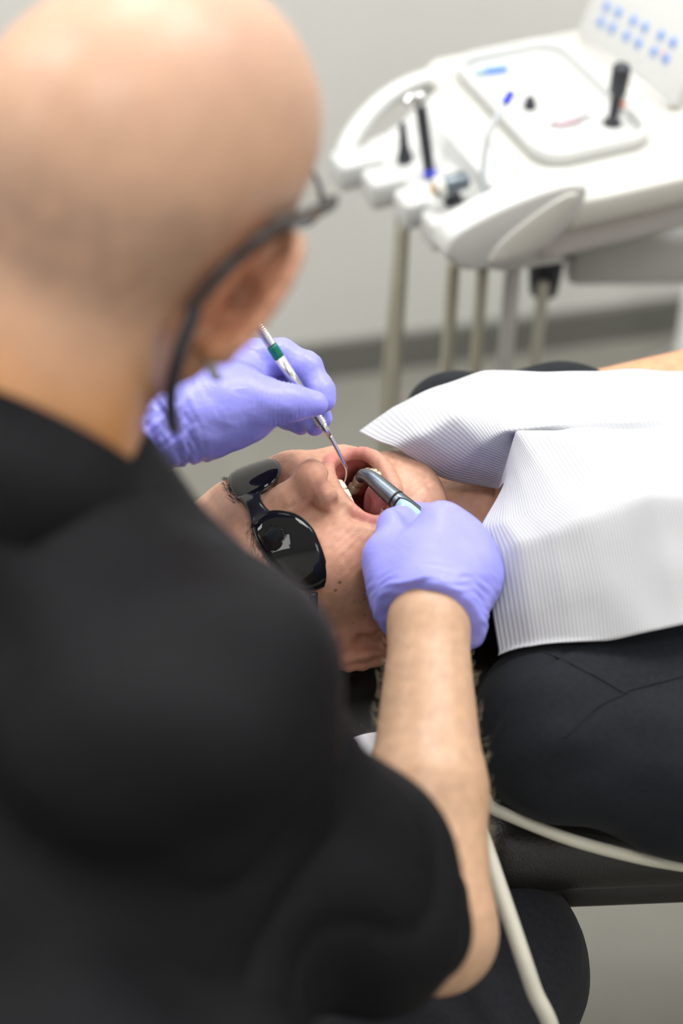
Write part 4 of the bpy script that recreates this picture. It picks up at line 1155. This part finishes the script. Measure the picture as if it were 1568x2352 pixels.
# ------------------------------------------------------------------ handpiece and its hose
hp = empty('dental_handpiece', W(960, 1190, 1.378))
tag(hp, 'grey metal dental handpiece reaching into the open mouth', 'handpiece')
pth = spline([W(1022, 1240, 1.358), W(945, 1176, 1.380), W(900, 1139, 1.391), W(862, 1106, 1.400), W(846, 1094, 1.404), W(835, 1091, 1.409), W(829, 1096, 1.416)], 10)
rad = np.interp(np.linspace(0, 1, len(pth)), [0, 0.17, 0.34, 0.52, 0.68, 0.86, 1.0], [0.0076, 0.0076, 0.0072, 0.0061, 0.0053, 0.0050, 0.0047])
V, Fc = mtube(pth, rad, 24); obj('body', V, Fc, M['hpgrey'], hp)
V, Fc = mtube([pth[-1] - (pth[-1] - pth[-2]) * 0.2, pth[-1] + nrm(pth[-1] - pth[-2]) * 0.0006], 0.0042, 20); obj('nozzle', V, Fc, M['hpdark'], hp)  # near-black disc colours in the shade of the open end
k0 = 17
V, Fc = mtube(pth[k0:k0 + 2], rad[k0] + 0.00012, 24); obj('groove_ring', V, Fc, M['hpdark'], hp)
seg = pth[2:14]
tdir = nrm(seg[-1] - seg[0]); face = nrm(CAM - seg[5]); face = nrm(face - (face @ tdir) * tdir); side = np.cross(tdir, face)
def inlay(lo, hi, r, half, name, mat):
    V = []; n = 9; P = [pth[i] for i in range(lo, hi)]
    for i, p in enumerate(P):
        w = half * min(1.0, 0.35 + 0.65 * math.sin(math.pi * (i + 0.5) / len(P)) ** 0.5)
        for j in range(n):
            a = -w + 2 * w * j / (n - 1) - 0.25; V.append(p + (face * math.cos(a) + side * math.sin(a)) * r)
    m = len(P); Fc = [[i * n + j, (i + 1) * n + j, (i + 1) * n + j + 1, i * n + j + 1] for i in range(m - 1) for j in range(n - 1)]
    V2 = V + [v - face * 0.0015 for v in V]; N_ = m * n
    rim = [j for j in range(n)] + [i * n + n - 1 for i in range(1, m)] + [(m - 1) * n + j for j in range(n - 2, -1, -1)] + [i * n for i in range(m - 2, 0, -1)]
    Fc += [[rim[k], rim[(k + 1) % len(rim)], rim[(k + 1) % len(rim)] + N_, rim[k] + N_] for k in range(len(rim))]
    return obj(name, V2, Fc, mat, hp)
inlay(4, 16, 0.0079, 1.05, 'inlay_edge', M['hpdark'])
il = inlay(4, 15, 0.0082, 0.92, 'light_inlay', M['ice'])
S = SDF(pth[10] - 0.012, pth[10] + 0.012, 0.0005); S.ell(pth[11] + face * 0.0085 + side * -0.002, (0.0030, 0.0030, 0.0030), k=0.001)
V, Q = S.mesh(1); obj('button', V, Q, M['ice'], il)
hb = spline([W(1015, 1234, 1.360), W(1040, 1320, 1.362), W(1030, 1450, 1.372), W(1040, 1640, 1.350), W(1085, 1850, 1.305), W(1128, 1985, 1.284), W(1172, 2115, 1.270), W(1222, 2265, 1.266), W(1290, 2470, 1.29),
             np.array([0.20, 0.62, 0.30]), np.array([0.26, 0.66, 0.06]), np.array([0.42, 0.80, 0.012]), np.array([0.70, 0.98, 0.012])], 10)
V, Fc = mtube(hb, 0.0060, 12); obj('hose', V, Fc, M['hose'], hp)

# ------------------------------------------------------------------ probe
pr_ = empty('dental_probe', W(660, 850, 1.345))
tag(pr_, 'slim steel dental probe with a green band, held between gloved fingers', 'probe')
A0, A1 = W(600, 757, 1.334), W(757, 1001, 1.3675); LN = np.linalg.norm(A1 - A0)
def knurl(t0, t1, r, pitch=0.0017):
    p = []; t = t0
    while t < t1 - pitch * 0.5:
        p += [(t, r * 0.86), (t + pitch * 0.35, r), (t + pitch * 0.65, r), (t + pitch * 0.98, r * 0.86)]; t += pitch
    return p
def seg_lathe(prof, name, mat, par=pr_): 
    V, Fc = mlathe(prof, A0, A1, 20); return obj(name, V, Fc, mat, par)
f = lambda y: (y - 757) / (1001 - 757) * LN
seg_lathe([(-0.034, 0.0012), (-0.030, 0.0030)] + knurl(-0.029, f(793), 0.0041), 'grip', M['steel'])
seg_lathe([(f(793), 0.0040), (f(797), 0.0042), (f(817), 0.0042), (f(820), 0.0040)], 'color_band', M['green'])
seg_lathe([(f(820), 0.0040), (f(934), 0.0040)], 'handle', M['steel'])
seg_lathe(knurl(f(934), f(972), 0.0040), 'grip', M['steel'])
seg_lathe([(f(972), 0.0034), (f(984), 0.0026), (f(1001), 0.0019)], 'ferrule', M['steel'])
sh = spline([A1, W(774, 1032, 1.3735), W(790, 1064, 1.380), W(796, 1080, 1.386), W(795, 1095, 1.392), W(791, 1108, 1.397)], 8)
V, Fc = mtube(sh, np.linspace(0.0018, 0.0006, len(sh)), 12); obj('shank', V, Fc, M['steel'], pr_)

# ------------------------------------------------------------------ dental chair
ch = empty('dental_chair', (0.95, 1.05, 0.0))
tag(ch, 'dark upholstered dental treatment chair under the lying patient', 'chair')
def pad(name, x0, x1, yc, hw, z0, z1, mat, rad=0.03, par=ch, skew=0.05):
    c = np.array([(x0 + x1) / 2, yc, (z0 + z1) / 2]); a = math.atan(skew); Rr = np.array([[math.cos(a), -math.sin(a), 0], [math.sin(a), math.cos(a), 0], [0, 0, 1]])
    V, Fc = mbox(c, ((x1 - x0) / 2, hw, (z1 - z0) / 2), Rr, bev=min(rad, (z1 - z0) / 2 * 0.95), seg=5); return obj(name, V, Fc, mat, par)
pad('backrest', 0.085, 0.66, 1.075, 0.225, 0.585, 0.655, M['leather'], 0.034)
pad('backrest_shell', 0.11, 0.66, 1.075, 0.205, 0.545, 0.590, M['chairb'], 0.02)
pad('seat', 0.665, 1.15, 1.045, 0.26, 0.575, 0.650, M['leather'], 0.035)
pad('seat_shell', 0.68, 1.14, 1.045, 0.235, 0.500, 0.578, M['chairb'], 0.02)
pad('leg_rest', 1.155, 1.80, 1.01, 0.23, 0.575, 0.650, M['leather'], 0.035)
V, Fc = mbox((0.298, 0.868, 0.568), (0.016, 0.004, 0.016), bev=0.002); obj('bracket', V, Fc, M['greyp'], ch)
V, Fc = mbox((0.95, 1.05, 0.30), (0.12, 0.10, 0.21), bev=0.04, seg=4); obj('pedestal', V, Fc, M['whitew'], ch)
V, Fc = mbox((0.95, 1.05, 0.045), (0.34, 0.22, 0.045), bev=0.04, seg=4); obj('base_plate', V, Fc, M['whitew'], ch)
for dy in (-0.05, 0.05):
    V, Fc = mtube([(0.13, 1.075 + dy, 0.545), (0.02, 1.07 + dy, 0.575), (-0.06, 1.068 + dy, 0.605)], 0.008, 10); obj('headrest_bar', V, Fc, M['alu'], ch)
S = SDF((-0.25, 0.90, 0.55), (0.12, 1.24, 0.76), 0.004)
hc = ph([0, -0.112, 0.035])
hcz = hc[2] - 0.004
S.ell((hc[0] + 0.012, 1.062, hcz - 0.030), (0.115, 0.125, 0.036), k=0.01)
S.ell((hc[0] + 0.012, 1.062, hcz - 0.045), (0.10, 0.11, 0.035), k=0.02)
S.ell(hc + np.array([0, 0, 0.07]), (0.085, 0.075, 0.085), k=0.02, op='s')
V, Q = S.mesh(2); hrest = obj('headrest', V, Q, M['leather'], ch)
# clear protective film round the headrest, crumpled
N = vnorm(V, Q); V2 = V + N * (0.0050 + 0.0030 * np.abs(noise(V * [1, 1.0, 2.0], 0.045, 101)) + 0.0015 * noise(V, 0.02, 102))[:, None]
film = obj('headrest_film', V2, Q, M['film'], hrest)

tissue = empty('paper_tissue', (0.02, 0.90, 0.69))
T0, T1, T2, T3 = W(812, 1690, 1.375), W(905, 1672, 1.385), W(915, 1740, 1.37), W(856, 1745, 1.365)
def sheet(c, n=10, bow=0.004, seed=0):
    g = np.array([[(c[0] * (1 - u) + c[1] * u) * (1 - v) + (c[3] * (1 - u) + c[2] * u) * v for u in np.linspace(0, 1, n)] for v in np.linspace(0, 1, n)])
    V = g.reshape(-1, 3); nn = nrm(np.cross(c[1] - c[0], c[3] - c[0])); nn = nn if nn[2] > 0 else -nn
    V = V + np.outer(bow * noise(V, 0.05, seed), nn)
    Q = np.array([[i * n + j, i * n + j + 1, (i + 1) * n + j + 1, (i + 1) * n + j] for i in range(n - 1) for j in range(n - 1)]); N_ = len(V)
    rim = list(range(n)) + [i * n + n - 1 for i in range(1, n)] + [(n - 1) * n + j for j in range(n - 2, -1, -1)] + [i * n for i in range(n - 2, 0, -1)]
    return np.concatenate([V, V - nn * 0.0008]), np.concatenate([Q, Q[:, ::-1] + N_, np.array([[rim[k], rim[k] + N_, rim[(k + 1) % len(rim)] + N_, rim[(k + 1) % len(rim)]] for k in range(len(rim))])])
V, Q = sheet([T0, T1, T2, T3], seed=5); obj('upper_ply', V, Q, M['paper'], tissue)
dn = np.array([0.002, -0.004, -0.006])
V, Q = sheet([T0 + dn, T1 + dn, T2 + dn * 2.5, T3 + dn * 2.5], seed=6); obj('lower_ply', V, Q, M['paper'], tissue)
tag(tissue, 'folded white paper tissue hanging at the headrest behind the bare forearm', 'tissue')

# hose that runs along the near side of the chair
hs = spline([np.array([-0.02, 0.86, 0.60]), W(1060, 1828, 1.338), W(1140, 1861, 1.335), W(1300, 1925, 1.330), W(1450, 1966, 1.330), W(1568, 1988, 1.335), W(1720, 2010, 1.345), np.array([0.55, 0.80, 0.55]), np.array([0.80, 0.85, 0.30]), np.array([0.86, 0.93, 0.07])], 12)
hs[0] = hs[1] - (hs[2] - hs[1])
V, Fc = mtube(hs, 0.0048, 12)
o = obj('suction_hose', V, Fc, M['hose']); tag(o, 'beige rubber hose lying along the near edge of the dark chair', 'hose')

# ------------------------------------------------------------------ dentist's stool
st = empty('stool', (D_PE[0], D_PE[1], 0))
tag(st, 'round dark rolling stool under the seated dentist', 'stool')
sx, sy = D_PE[0] + 0.02, D_PE[1] + 0.02
V, Fc = mlathe([(0, 0.16), (0.01, 0.185), (0.035, 0.19), (0.055, 0.18), (0.062, 0.15)], (sx, sy, 0.44), (sx, sy, 1), 32); obj('seat', V, Fc, M['leather'], st)
V, Fc = mlathe([(0, 0.03), (0.18, 0.03), (0.182, 0.016), (0.36, 0.016)], (sx, sy, 0.09), (sx, sy, 1), 20); obj('column', V, Fc, M['steel'], st)
for i in range(5):
    a = 2 * math.pi * i / 5 + 0.3; d = np.array([math.cos(a), math.sin(a), 0]); p = np.array([sx, sy, 0])
    V, Fc = mtube([p + d * 0.02 + [0, 0, 0.10], p + d * 0.26 + [0, 0, 0.065]], [0.020, 0.014], 8, flat=(1, 0.7)); lg = obj('leg', V, Fc, M['steel'], st)
    sd_ = np.cross(d, [0, 0, 1]); V, Fc = mlathe([(0, 0.02), (0.004, 0.025), (0.026, 0.025), (0.03, 0.02)], p + d * 0.26 + [0, 0, 0.025] - sd_ * 0.015, p + d * 0.26 + [0, 0, 0.025] + sd_, 16); obj('caster', V, Fc, M['dark'], lg)

# ------------------------------------------------------------------ delivery unit
UO = np.array([0.2175, 1.7031, 0.0]); E1 = np.array([0.92499, 0.380, 0]); E2 = np.array([0.380, -0.92499, 0]); UR = np.stack([E1, E2, [0, 0, 1.0]], 1)
URm = np.stack([E1, -E2, [0, 0, 1.0]], 1)
def un(a, b, z): return UO + E1 * a + E2 * b + np.array([0, 0, z])
def unV(V): V = np.asarray(V); return UO + V[:, :1] * E1 + V[:, 1:2] * E2 + np.outer(V[:, 2], [0, 0, 1])
def flipF(F): return [f[::-1] for f in F]
unit = empty('delivery_unit', un(0, 0, 0.69))
tag(unit, 'white dental delivery unit with instrument holders and curved handle by the far wall', 'dental unit')
def upart(name, V, Fc, mat, par=unit, smooth=True):
    o = obj(name, V, Fc, mat, par, smooth); return o
def ubox(name, a0, a1, b0, b1, z0, z1, mat, bev=0.005, par=unit):
    V, Fc = mbox(((a0 + a1) / 2, (b0 + b1) / 2, (z0 + z1) / 2), ((a1 - a0) / 2, abs(b1 - b0) / 2, (z1 - z0) / 2), bev=bev, seg=3); return upart(name, unV(V), flipF(Fc), mat, par)
deck = [(x * 1 + 0.030, y + 0.015) for x, y in rrect(0.118, 0.158, 0.03)]
V, Fc = mprism(deck, 0.752, 0.786, bev=0.006); upart('deck', unV(V), flipF(Fc), M['whitew'])
ubox('lower_housing', -0.085, 0.115, -0.10, 0.155, 0.708, 0.753, M['greyp'], 0.008)
# sloping apron from the deck down to the holders
prof = [(-0.055, 0.784), (-0.088, 0.781), (-0.110, 0.768), (-0.130, 0.752), (-0.150, 0.741), (-0.172, 0.736), (-0.176, 0.730), (-0.174, 0.716), (-0.150, 0.706), (-0.055, 0.700)]
def apron(prof, b0, b1, nb=12):
    V = []; n = len(prof)
    for i in range(nb + 1):
        t = i / nb; b = b0 + (b1 - b0) * t; bulge = 0.0
        for a, z in prof: V.append((a + (0.030 * t if a < -0.12 else 0.0) + bulge, b, z))
    Fc = [[i * n + j, i * n + (j + 1) % n, (i + 1) * n + (j + 1) % n, (i + 1) * n + j] for i in range(nb) for j in range(n)]
    Fc += [list(range(n))[::-1], [nb * n + j for j in range(n)]]
    return np.array(V), Fc
V, Fc = apron(prof, -0.085, 0.150); upart('apron', unV(V), Fc, M['white'], smooth=False)
# end cheek with an oval inset
def ray_plane(px, py, p0, nn):
    v = (px - 784.0) / FPX * AX + (1176.0 - py) / FPX * AU + AD; return CAM + v * ((p0 - CAM) @ nn) / (v @ nn)
def oval(pts_px, b, th, name, mat, par=unit, bev=0.004):
    c = [ray_plane(px, py, un(0, b, 0.74), E2) for px, py in pts_px]
    c = spline([*c, c[0]], 4)[:-1]; q = [((p - UO) @ E1, p[2]) for p in c]
    bm_V, bm_F = mprism(q, 0, th, bev=bev)
    V = np.stack([bm_V[:, 0], b - th + bm_V[:, 2], bm_V[:, 1]], 1); return upart(name, unV(V), bm_F, mat, par)
ck = oval([(1022, 590), (1040, 545), (1100, 505), (1200, 458), (1300, 425), (1352, 432), (1335, 480), (1285, 545), (1210, 598), (1120, 622), (1055, 620)], 0.176, 0.036, 'end_cheek', M['white'], bev=0.006)
oval([(1118, 606), (1150, 560), (1215, 505), (1290, 455), (1328, 447), (1310, 485), (1260, 545), (1195, 590)], 0.1785, 0.006, 'oval_inset', M['whitew'], ck, 0.002)
# handle arc
hp_ = spline([Zp(812, 392, .722), Zp(792, 375, .728), Zp(797, 335, .738), Zp(832, 280, .750), Zp(885, 228, .762), Zp(950, 192, .772), Zp(1020, 176, .778), Zp(1090, 178, .778)], 8)
V, Fc = mtube(hp_, 0.0105, 14, flat=(1.0, 1.25)); upart('handle', V, Fc, M['white'])
V, Fc = mtube(spline([Zp(805, 388, .722), Zp(860, 358, .730), Zp(930, 322, .738), Zp(985, 300, .745)], 6), 0.010, 12, flat=(1.0, 1.2)); upart('handle_brace', V, Fc, M['white'])
HB = [(800, 383), (873, 424), (948, 470), (1012, 518), (1085, 560)]
HC = []
for i, (px, py) in enumerate(HB):
    p = Zp(px, py, 0.724); a = (p - UO) @ E1; b = (p - UO) @ E2
    HC.append((a, b))
    V, Fc = mbox((a + 0.016, b, 0.7205), (0.032, 0.0180, 0.0165), bev=0.006, seg=3); h_ = upart('instrument_holder', unV(V), flipF(Fc), M['white'])
    V, Fc = mlathe([(0, 0.0105), (0.002, 0.011), (0.0025, 0.009), (0.003, 0.0075)], un(a + 0.010, b, 0.7345), un(a + 0.010, b, 1), 18); upart('socket_ring', V, Fc, M['whitew'], h_)
ubox('underside_block', -0.12, -0.03, -0.05, 0.13, 0.690, 0.710, M['greyp'], 0.01)
cupc = un(-0.055, 0.105, 0)
p = Zp(1250, 645, 0.628); V, Fc = mlathe([(0, 0.010), (0.004, 0.0150), (0.025, 0.0175), (0.080, 0.021)], p + [0, 0, -0.018], p + [0, 0, 1], 24); upart('hose_gland', V, Fc, M['dark'])
# support arm and column
ad_ = nrm(np.array([0.985, 0.02, 0])); asd = np.array([-ad_[1], ad_[0], 0]); AR3 = np.stack([ad_, asd, [0, 0, 1.0]], 1)
c0 = Zp(1480, 535, 0.64)
V, Fc = mbox(c0 + ad_ * 0.36, (0.45, 0.058, 0.033), AR3, bev=0.012, seg=3); upart('support_arm', V, Fc, M['white'])
V, Fc = mbox(un(0.02, 0.02, 0.665), (0.05, 0.05, 0.03), UR[:, [0, 1, 2]] * [1, -1, 1], bev=0.01); upart('arm_joint', V, Fc, M['greyp'])
cp_ = c0 + ad_ * 0.78
V, Fc = mlathe([(0, 0.16), (0.02, 0.16), (0.03, 0.05), (0.04, 0.034), (0.62, 0.034)], (cp_[0], cp_[1], 0), (cp_[0], cp_[1], 1), 28); upart('column', V, Fc, M['white'])
pe = Zp(1585, 812, 0.05); V, Fc = mlathe([(0, 0.06), (0.012, 0.06), (0.02, 0.022), (0.56, 0.022)], (pe[0], pe[1], 0), (pe[0], pe[1], 1), 20); upart('post', V, Fc, M['white'])

# control panel with keys
cpn = empty('control_panel', un(0.10, -0.03, 0.80))
tag(cpn, 'tilted white control panel with two rows of blue keys behind the tray', 'panel')
pa = un(0.098, -0.128, 0.792); pbv = nrm(un(0.112, 0.06, 0.792) - pa); put = nrm(E1 * 0.42 + np.array([0, 0, 1.0])); put = nrm(put - (put @ pbv) * pbv); pn = np.cross(pbv, put); pn = pn if pn @ (CAM - pa) > 0 else -pn
PR = np.stack([pbv, put, np.cross(pbv, put)], 1)
V, Fc = mbox(pa + pbv * 0.094 + put * 0.062 - pn * 0.006, (0.095, 0.062, 0.006), PR, bev=0.004, seg=3); obj('panel_plate', V, Fc, M['white'], cpn)
V, Fc = mtube([pa + pbv * 0.01 - pn * 0.004 - put * 0.004, pa + pbv * 0.18 - pn * 0.004 - put * 0.004], 0.006, 12); obj('hinge', V, Fc, M['greyp'], cpn)
keys = [(1393, 16), (1420, 29), (1455, 48), (1481, 63), (1518, 82), (1546, 98), (1380, 51), (1406, 65), (1439, 83), (1466, 100), (1502, 119), (1529, 135)]
k0r = None
for i, (px, py) in enumerate(keys):
    c = ray_plane(px, py, pa, pn)
    V, Fc = mbox(c + pn * 0.0004, (0.0046, 0.0050, 0.0006), PR, bev=0.0003, seg=1); kk = obj('key', V, Fc, M['key'], cpn)
    parts = [mtube([c + pn * 0.0012 + pbv * 0.0022 * math.cos(t) + put * 0.0024 * math.sin(t) for t in np.linspace(0, 4.6 + 0.3 * (i % 4), 9)], 0.0005, 5),
             mtube([c + pn * 0.0012 - put * 0.0026 * (1 if i % 2 else -1), c + pn * 0.0012 + put * 0.001 + pbv * 0.0016], 0.0005, 5)]
    V, Fc = join(*parts); obj('key_symbol', V, Fc, M['keyd'], kk)
c = ray_plane(1523, 123, pa, pn); V, Fc = mlathe([(0, 0.0018), (0.001, 0.0018), (0.0014, 0.001)], c, c + pn, 12); obj('red_lamp', V, Fc, M['orange'], cpn)

# tray
tray = empty('instrument_tray', un(0, 0, 0.787))
tag(tray, 'rounded white instrument tray on top of the delivery unit', 'tray')
def ring_prism(hx, hy, r, z0, z1, w):
    o_ = rrect(hx, hy, r, 8); i_ = rrect(hx - w, hy - w, r - w * 0.8, 8); n = len(o_)
    V = [(x, y, z0) for x, y in o_] + [(x, y, z1) for x, y in o_] + [(x, y, z1) for x, y in i_] + [(x, y, z0) for x, y in i_]
    Fc = []
    for k in range(4):
        for j in range(n):
            m = (j + 1) % n; a, b = k * n, ((k + 1) % 4) * n; Fc.append([a + j, a + m, b + m, b + j])
    return np.array(V), flipF(Fc)
V, Fc = mprism(rrect(0.062, 0.108, 0.026, 8), 0.787, 0.791, bev=0.001); obj('tray_floor', unV(V), flipF(Fc), M['white'], tray)
V, Fc = ring_prism(0.066, 0.112, 0.030, 0.7875, 0.803, 0.006); obj('tray_rim', unV(V), Fc, M['white'], tray)
TZ = 0.7915
def tz(px, py, dz=0.0): return Zp(px, py, TZ + dz)
it = empty('blue_pen', tz(1140, 158, 0.003)); tag(it, 'short sky-blue plastic stick lying in the tray corner', 'stick')
V, Fc = mlathe([(0, 0.002), (0.001, 0.0034), (0.024, 0.0034), (0.026, 0.002)], tz(1113, 163, 0.004), tz(1172, 155, 0.004), 14); obj('barrel', V, Fc, M['skyblue'], it)
V, Fc = mlathe([(-0.012, 0.002), (-0.010, 0.003), (0.0, 0.003)], tz(1113, 163, 0.004), tz(1172, 155, 0.004), 14); obj('cap', V, Fc, M['ice'], it)
it = empty('dark_cap', tz(1216, 246, 0.0)); tag(it, 'small dark navy plastic cap standing in the tray', 'cap')
p = tz(1216, 247, 0.0); V, Fc = mlathe([(0, 0.0062), (0.001, 0.0066), (0.011, 0.0052), (0.012, 0.004)], p, p + [0, 0, 1], 16); obj('cap_body', V, Fc, M['dark'], it)
V, Fc = mlathe([(0, 0.0072), (0.0018, 0.0072)], p, p + [0, 0, 1], 16); obj('cap_rim', V, Fc, M['dark'], it)
it = empty('tweezers', tz(1310, 274, 0.002)); tag(it, 'dark slim instrument with a pale pink handle lying in the tray', 'instrument')
V, Fc = mtube([tz(1262, 284, 0.003), tz(1300, 278, 0.003), tz(1358, 263, 0.005)], [0.0012, 0.0022, 0.0010], 8); obj('shaft', V, Fc, M['dark'], it)
V, Fc = mtube([tz(1276, 284, 0.004), tz(1330, 274, 0.004)], 0.0026, 10); obj('handle', V, Fc, M['pinkp'], it)
it = empty('syringe_bottle', tz(1405, 283)); tag(it, 'upright black composite syringe with navy cap standing in the tray', 'syringe')
p = tz(1405, 284, 0.0); d = nrm(np.array([0.06, 0.02, 1.0]))
V, Fc = mlathe([(0, 0.0095), (0.003, 0.0095), (0.005, 0.0055), (0.034, 0.0055), (0.036, 0.0060)], p, p + d, 18); obj('barrel', V, Fc, M['dark'], it)
V, Fc = mlathe([(0.034, 0.0065), (0.036, 0.0090), (0.062, 0.0095), (0.064, 0.0088), (0.066, 0.0070)], p, p + d, 20); obj('cap', V, Fc, M['dark'], it)
V, Fc = mtube([p + [0.006, 0.0, 0.010], p + [0.010, 0.002, 0.031]], 0.0034, 10); lb = obj('label_strip', V, Fc, M['white'], it)
V, Fc = mtube([p + [0.0080, 0.001, 0.0205], p + [0.0088, 0.0013, 0.0255]], 0.0037, 10); obj('label_band', V, Fc, M['orange'], lb)

# instruments in the holders, each with its hanging hose
def hang(top, dx, dy, name='hose', r=0.006, par=None, mat='hosed', zb=0.10):
    t = np.asarray(top, float)
    P = spline([t, t + [dx * 0.2, dy * 0.2, -0.12], t + [dx * 0.7, dy * 0.7, -0.32], t + [dx, dy, zb - t[2] + 0.04], t + [dx + 0.05, dy - 0.0, zb - t[2] - 0.05], [t[0] + dx + 0.20, t[1] + dy + 0.03, 0.02], [t[0] + dx + 0.45, t[1] + dy + 0.05, 0.012]], 8)
    V, Fc = mtube(P, r, 10); return obj(name, V, Fc, M[mat], par)
def sock(i): a, b = HC[i]; return un(a + 0.010, b, 0.736)
i1 = empty('scaler_handpiece', sock(0)); tag(i1, 'small dark tapered handpiece in the holder nearest the curved handle', 'handpiece')
b0, t0 = Zp(930, 372, .738), Zp(916, 286, .760)
V, Fc = mlathe([(0, 0.0080), (0.006, 0.0085), (0.018, 0.0052), (0.042, 0.0038), (0.045, 0.0022)], b0, b0 + [-0.004, 0.004, 0.045], 16); obj('body', V, Fc, M['dark'], i1)
hang(b0 + [0, 0, -0.004], -0.02, 0.03, par=i1)
i2 = empty('air_water_syringe', sock(1)); tag(i2, 'tall dark air and water syringe with chrome head in its holder', 'syringe')
b0 = Zp(988, 412, .738); t0 = b0 + np.array([-0.012, 0.012, 0.080])
V, Fc = mlathe([(0, 0.0055), (0.006, 0.0060), (0.074, 0.0058), (0.081, 0.0062)], b0, t0, 18); obj('body', V, Fc, M['dark'], i2)
V, Fc = mlathe([(0.004, 0.0064), (0.012, 0.0064)], b0, t0, 18); obj('blue_ring', V, Fc, M['blue'], i2)
V, Fc = mlathe([(0.081, 0.0064), (0.085, 0.0076), (0.093, 0.0072), (0.096, 0.004)], b0, t0, 18); obj('head', V, Fc, M['steel'], i2)
V, Fc = mtube(spline([t0 + [0, 0, 0.008], t0 + [-0.010, -0.004, 0.012], t0 + [-0.016, -0.012, 0.008]], 5), 0.0035, 10); obj('spout', V, Fc, M['steel'], i2)
hang(Zp(928, 512, .705), -0.012, 0.02, par=i2)
i3 = empty('turbine_coupling', sock(3)); tag(i3, 'steel coupling with white collar and brass tip lying across the holders', 'coupling')
c1, c2 = Zp(1003, 433, .762), Zp(1068, 412, .766); LL = np.linalg.norm(c2 - c1)
V, Fc = mlathe([(0.006, 0.0085), (0.010, 0.0092), (LL, 0.0098), (LL + 0.002, 0.008)], c1, c2, 22); obj('barrel', V, Fc, M['hpgrey'], i3)
V, Fc = mlathe([(-0.004, 0.0080), (-0.002, 0.0115), (0.006, 0.0120), (0.007, 0.010)], c1, c2, 22); obj('collar', V, Fc, M['whitew'], i3)
V, Fc = mlathe([(-0.0065, 0.0036), (-0.0035, 0.0052)], c1, c2, 16); obj('tip', V, Fc, M['brass'], i3)
c3 = Zp(1045, 462, .740); V, Fc = mlathe([(0, 0.0075), (0.016, 0.0085)], c3 + [-0.01, -0.002, -0.002], c3 + [0.02, 0.006, 0.004], 16); obj('rest', V, Fc, M['dark'], i3)
hang(Zp(1042, 590, .700), -0.006, 0.02, r=0.0068, par=i3)
i4 = empty('saliva_ejector', sock(4)); tag(i4, 'bent clear saliva ejector tube with blue tip in the nearest holder', 'ejector')
b0 = Zp(1112, 497, .752)
V, Fc = mlathe([(0, 0.0058), (0.010, 0.0050), (0.028, 0.0026)], b0, b0 + [0.0, 0.004, 0.03], 14); obj('socket', V, Fc, M['dark'], i4)
q = [b0 + [0, 0.002, 0.02], b0 + [-0.003, 0.008, 0.050], b0 + [0.000, 0.014, 0.080], b0 + [0.009, 0.022, 0.100], b0 + [0.016, 0.030, 0.109]]
sp = spline(q, 8); V, Fc = mtube(sp, 0.0030, 12); obj('tube', V, Fc, M['clear'], i4)
te = sp[-1]; tdv = nrm(sp[-1] - sp[-3]); V, Fc = mlathe([(-0.001, 0.0036), (0.001, 0.0040), (0.011, 0.0042), (0.013, 0.0030)], te, te + tdv, 14); obj('tip', V, Fc, M['blue'], i4)
hang(Zp(1108, 618, .690), -0.004, 0.02, r=0.0062, par=i4)
for (px, py, z, r, mt, lab) in ((1178, 612, .68, 0.0085, 'greyp', 'thick pale grey hose hanging under the delivery unit'), (1248, 650, .645, 0.0058, 'hose', 'ribbed beige hose hanging from the dark gland under the unit')):
    o = hang(Zp(px, py, z), -0.004, 0.02, 'hanging_hose', r, None, mt); tag(o, lab, 'hose')
    if r < 0.007:
        t = Zp(px, py, z); parts = []
        for k in range(28):
            zz = -0.01 - 0.012 * k; s_ = (k / 28.0); parts.append(mlathe([(0, r), (0.001, r * 1.16), (0.004, r * 1.16), (0.005, r)], t + [-0.004 * s_, 0.02 * s_ ** 1.2, zz], t + [-0.004 * s_, 0.02 * s_, zz - 1], 10))
        V, Fc = join(*parts); rb = obj('ribs', V, Fc, M[mt], o); rb['kind'] = 'stuff'
